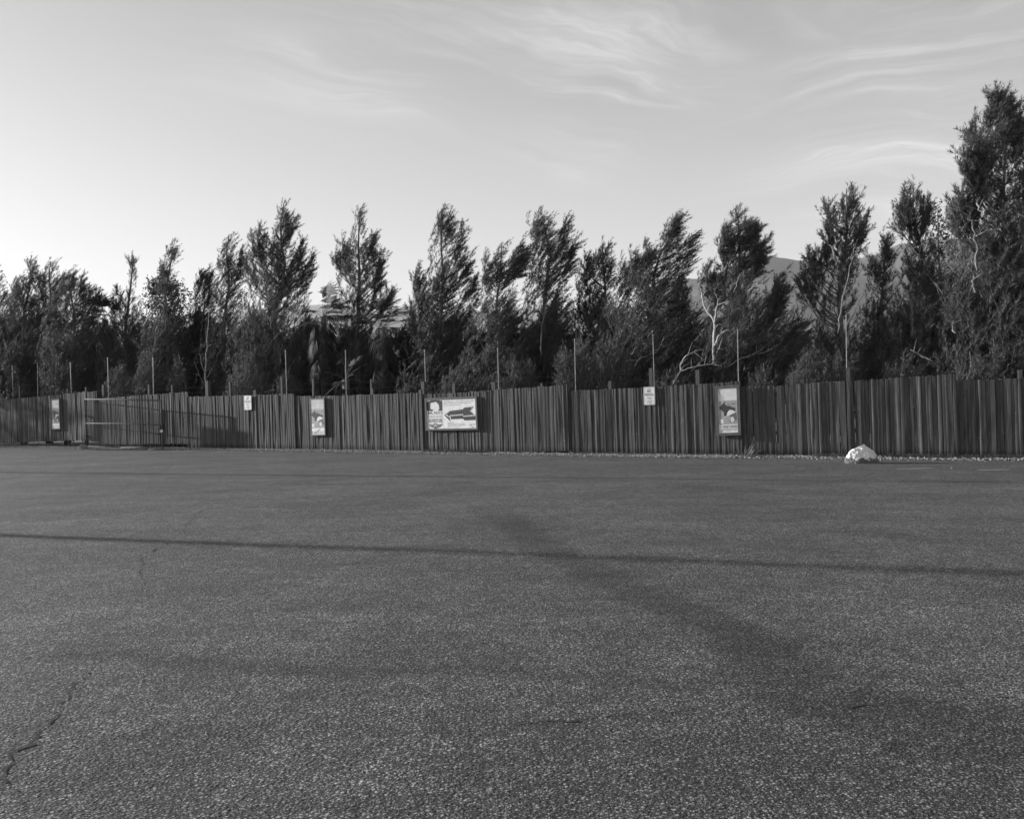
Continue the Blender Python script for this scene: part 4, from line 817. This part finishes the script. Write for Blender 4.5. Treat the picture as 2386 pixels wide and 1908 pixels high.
# small sunlit shrubs right behind the boards
for i, (bx, top, hw, bot, lab, wd) in enumerate([(852, 765, 20, 820, 'upright feathery shrub peeping over the fence left of the wide board', 0.25), (1080, 742, 22, 800, 'left of a pair of upright shrubs behind the fence right of the wide board', -0.1), (1112, 748, 20, 800, 'right of a pair of upright shrubs behind the fence right of the wide board', 0.15),
        (1190, 722, 25, 800, 'pale upright shrub behind the rod over the step in the fence top', 0.05), (1225, 700, 28, 800, 'bushy pale shrub left of the larger parking sign', 0.2), (1285, 712, 40, 800, 'wide pale shrub at the foot of the leaning pine', 0.2), (1048, 782, 10, 806, 'small low shrub beside the rod right of the wide board', 0.2),
        (520, 745, 42, 830, 'pale rounded shrub above the small parking sign', 0.1), (375, 745, 20, 810, 'thin pale shrub right of the gate', 0.1), (250, 760, 28, 830, 'leaning feathery shrub over the left end of the gate', 0.5), (310, 740, 30, 830, 'soft grey shrub over the middle of the gate', 0.4), (1610, 760, 45, 800, 'dense shrub right of the ice cream poster with wide frame', 0.2),
        (1700, 735, 38, 800, 'fine twigged grey shrub under the gap before the hills', 0.2), (1770, 745, 45, 800, 'fine twigged shrub left of the tallest rod', 0.2), (1900, 735, 45, 795, 'grey shrub above the fence right of the boulder', 0.3), (2040, 735, 60, 795, 'shrub with pale twigs under the giant pine', 0.3), (600, 775, 30, 830, 'low shrub left of the narrow poster', 0.3), (1420, 760, 55, 805, 'dark tangled shrub above the larger parking sign', 0.4), (950, 770, 30, 815, 'low twiggy shrub above the wide board', 0.3)]):
    tree(lab, bx, [(top, bx - 3, bx + 3), (top + 18, bx - hw * .5, bx + hw * .55), (top + 45, bx - hw * .9, bx + hw), (bot, bx - hw, bx + hw)], 0.9 + 0.25 * (i % 3), 500 + i, wind=wd, mat_='shrub' if i < 11 else 'needles', low=0.4, kind='shrub', cat='shrub', group='shrubs just behind the fence', nl=0.07, nw=0.012, rise=1.6, dens=1.6, tw=0.75)

# ------------------------------------------------------------------ palms
def fan(mb, hub, d, L, blades, spread, droop, rd, fold=0.03):
    d = d.normalized(); a = d.cross(Vector((0, 0, 1)));
    if a.length < 0.1: a = Vector((1, 0, 0))
    a.normalize()
    for k in range(blades):
        f = (k / (blades - 1) - 0.5) * 2; ang = f * spread; v = (d * math.cos(ang) + a * math.sin(ang)).normalized(); l = L * (1 - 0.25 * abs(f)) * rd.uniform(0.85, 1.1)
        n = v.cross(a if abs(f) < .9 else d).normalized(); side = v.cross(n).normalized() * 0.017
        p1 = hub + v * l * 0.55; p2 = hub + v * l + Vector((0, 0, -droop * l * (0.4 + rd.random() * .6))) + Vector((0.08 * l, 0, 0))
        mb.add([hub, p1 + side, p2, p1 - side], [(0, 1, 2, 3)])
def palm(label, px, py_head, py_top, back, seed, n=26, L=0.85, skirt=True, name='palm_tree'):
    rd = random.Random(seed); c = fence_at(px); Y = c.y + back; head = at(px, py_head, Y); t = empty(name, (head.x, Y, 0), label, 'palm', 'fan palms among the pines')
    MB().tube([(head.x, Y, -0.05), (head.x + .03, Y, head.z * .5), (head.x, Y, head.z)], [0.17, 0.13, 0.12], 10).build('trunk', M['bark'], t, True)
    cr = MB(); st = MB()
    for i in range(n):
        el = rd.uniform(-0.5, 1.35); az = rd.uniform(0, 6.283); d = Vector((math.cos(az) * math.cos(el) + 0.25, math.sin(az) * math.cos(el), math.sin(el))).normalized()
        pl = rd.uniform(0.5, 0.9); hub = head + d * pl + Vector((0, 0, -0.1 * pl)); st.tube([head, (head + hub) / 2 + Vector((0, 0, .05)), hub], 0.010, 4)
        fan(cr, hub, (d + Vector((0.15, 0, -0.2))).normalized(), L * rd.uniform(.8, 1.1), 22, 1.15, 0.35, rd)
    cr.build('crown', M['thatch'], t); st.build('stalks', M['bark'], t)
    if skirt:
        sk = MB()
        for i in range(60):
            az = rd.uniform(0, 6.283); z = head.z - rd.uniform(0.1, head.z * 0.62); hub = Vector((head.x + math.cos(az) * .25, Y + math.sin(az) * .25, z))
            fan(sk, hub, Vector((math.cos(az) * .45, math.sin(az) * .45, -1)), rd.uniform(.6, .9), 12, 0.6, 0.2, rd)
        sk.build('dead_frond_skirt', M['thatch'], t)
palm('skirted fan palm standing between the three topped pine and the solitary pine', 752, 740, 700, 2.2, 41)
palm('fan palm with drooping fronds right of the solitary slender pine', 893, 768, 740, 2.6, 42)
palm('low fan palm behind the rod over the narrow poster', 805, 885, 860, 1.4, 43, n=14, L=0.55, skirt=False)
palm('fan palm crown at the right foot of the first sky gap', 245, 745, 720, 2.8, 44, n=16, L=0.8)

# spiky plant at the foot of the fence
def spiky():
    rd = random.Random(9); g0 = ground(1742, 1066); t = empty('spiky_plant', g0, 'spiky yucca like plant at the fence foot under the ice cream poster', 'plant'); mb = MB(); lo = MB()
    for i in range(70):
        az = rd.uniform(0, 6.283); el = rd.uniform(0.25, 1.35); l = rd.uniform(0.22, 0.48); d = Vector((math.cos(az) * math.cos(el) + 0.25, math.sin(az) * math.cos(el) * .6 - .1, math.sin(el))).normalized()
        b = g0 + Vector((rd.uniform(-.1, .12), rd.uniform(-.05, .05), 0.01)); side = d.cross(Vector((rd.random(), rd.random(), .3))).normalized() * 0.009
        p1 = b + d * l * .5; p2 = b + d * l + Vector((.04, 0, -.06 * rd.random()))
        (mb if i < 50 else lo).add([b - side * .6, b + side * .6, p1 + side, p2, p1 - side], [(0, 1, 2, 3, 4)])
    mb.build('blades', M['shrub'], t); lo.build('dry_blades', M['wornpaint'], t)
spiky()
def weeds(label, px0, px1, n, seed):
    rd = random.Random(seed); mb = MB(); c0 = fence_at((px0 + px1) / 2)
    for i in range(n):
        px = rd.uniform(px0, px1); c = fence_at(px) + fnor(0) * abs(rd.gauss(0.15, .1)); az = rd.uniform(0, 6.283); l = rd.uniform(.04, .13)
        for k in range(5):
            d = Vector((rd.gauss(0, .7), rd.gauss(0, .7), 1)).normalized(); s_ = Vector((.012, 0, 0)); b = c + Vector((rd.gauss(0, .03), rd.gauss(0, .03), .03))
            mb.add([b, b + d * l * .6 + s_, b + d * l, b + d * l * .6 - s_], [(0, 1, 2, 3)])
    tag(mb.build('weeds', M['needles']), kind='stuff')
weeds('', 2060, 2386, 320, 1); weeds('', 1000, 1140, 130, 2); weeds('', 1900, 2010, 110, 3); weeds('', 270, 340, 40, 4); weeds('', 1330, 1700, 40, 5)

# ------------------------------------------------------------------ things left of the frame whose shadows reach into it
def light_pole(label, x, y, h, r0, r1):
    t = empty('utility_pole', (x, y, 0), label, 'pole', 'poles left of the picture'); MB().tube([(x, y, -0.1), (x, y, h)], [r0, r1], 12).build('shaft', M['post'], t, True)
    mb = MB(); mb.box(Vector((x, y, h - .5)), Vector((0.25, 0.9, 0)), Vector((.05, -.014, 0)), Vector((0, 0, .06))); mb.build('crossarm', M['post'], t)
light_pole('stout wooden pole left of the car park, throwing the long shadow line', -30, 11.4 + (30 - 6.18) * 0.3346, 11.5, 0.12, 0.10)
light_pole('thin pole left of the car park near the fence, throwing the faint far shadow line', -38, 19.8 + 35 * 0.3346, 13, 0.09, 0.07)

# ------------------------------------------------------------------ the air
hz = bpy.data.materials.new('air'); hz.use_nodes = True; t = NT(hz.node_tree); t.N.clear()
vol = t.n('ShaderNodeVolumePrincipled', {'Color': (1, 1, 1, 1), 'Density': 0.85e-4, 'Anisotropy': 0.0}); t.L.new(vol.outputs[0], t.n('ShaderNodeOutputMaterial').inputs['Volume'])
mb = MB(); mb.box(Vector((0, 5000, 290)), Vector((14200, 0, 0)), Vector((0, 9500, 0)), Vector((0, 0, 292)))
tag(mb.build('haze', hz), kind='stuff')

# unseen board added to cast the dark patch right of the gate
nb = empty('shadow_board', (-24.4, 38.2, 0), 'tall narrow board on two legs, added left of the picture to shade the fence', 'sign')
d_ = Vector((math.sin(R(SUN_AZ)), math.cos(R(SUN_AZ)), 0)); c_ = Vector((-24.4, 37.95, 0))
mb = MB(); f_ = Vector((d_.y, -d_.x, 0)) * 0.02; pts = [c_ - d_ * 0.27 + Vector((0, 0, 2.0)), c_ + d_ * 0.27 + Vector((0, 0, 2.0)), c_ + d_ * 0.27 + Vector((0, 0, 3.75)), c_ - d_ * 0.27 + Vector((0, 0, 4.1))]
mb.add([p - f_ for p in pts] + [p + f_ for p in pts], [(3, 2, 1, 0), (4, 5, 6, 7), (0, 1, 5, 4), (1, 2, 6, 5), (2, 3, 7, 6), (3, 0, 4, 7)]); mb.build('panel', M['post'], nb)
for k in (-.2, .2): mb = MB(); mb.box(c_ + d_ * k + Vector((0, 0, 1.0)), Vector((.03, 0, 0)), Vector((0, .03, 0)), Vector((0, 0, 1.0))); mb.build('leg', M['post'], nb)
tree('sparse pine left of the picture in front of the fence', -419, [(640, -425, -412), (680, -450, -390), (740, -475, -370), (800, -480, -365), (850, -470, -375)], -4.0, 777, wind=0.4, dens=0.35, low=0.2, group='pines left of the picture')
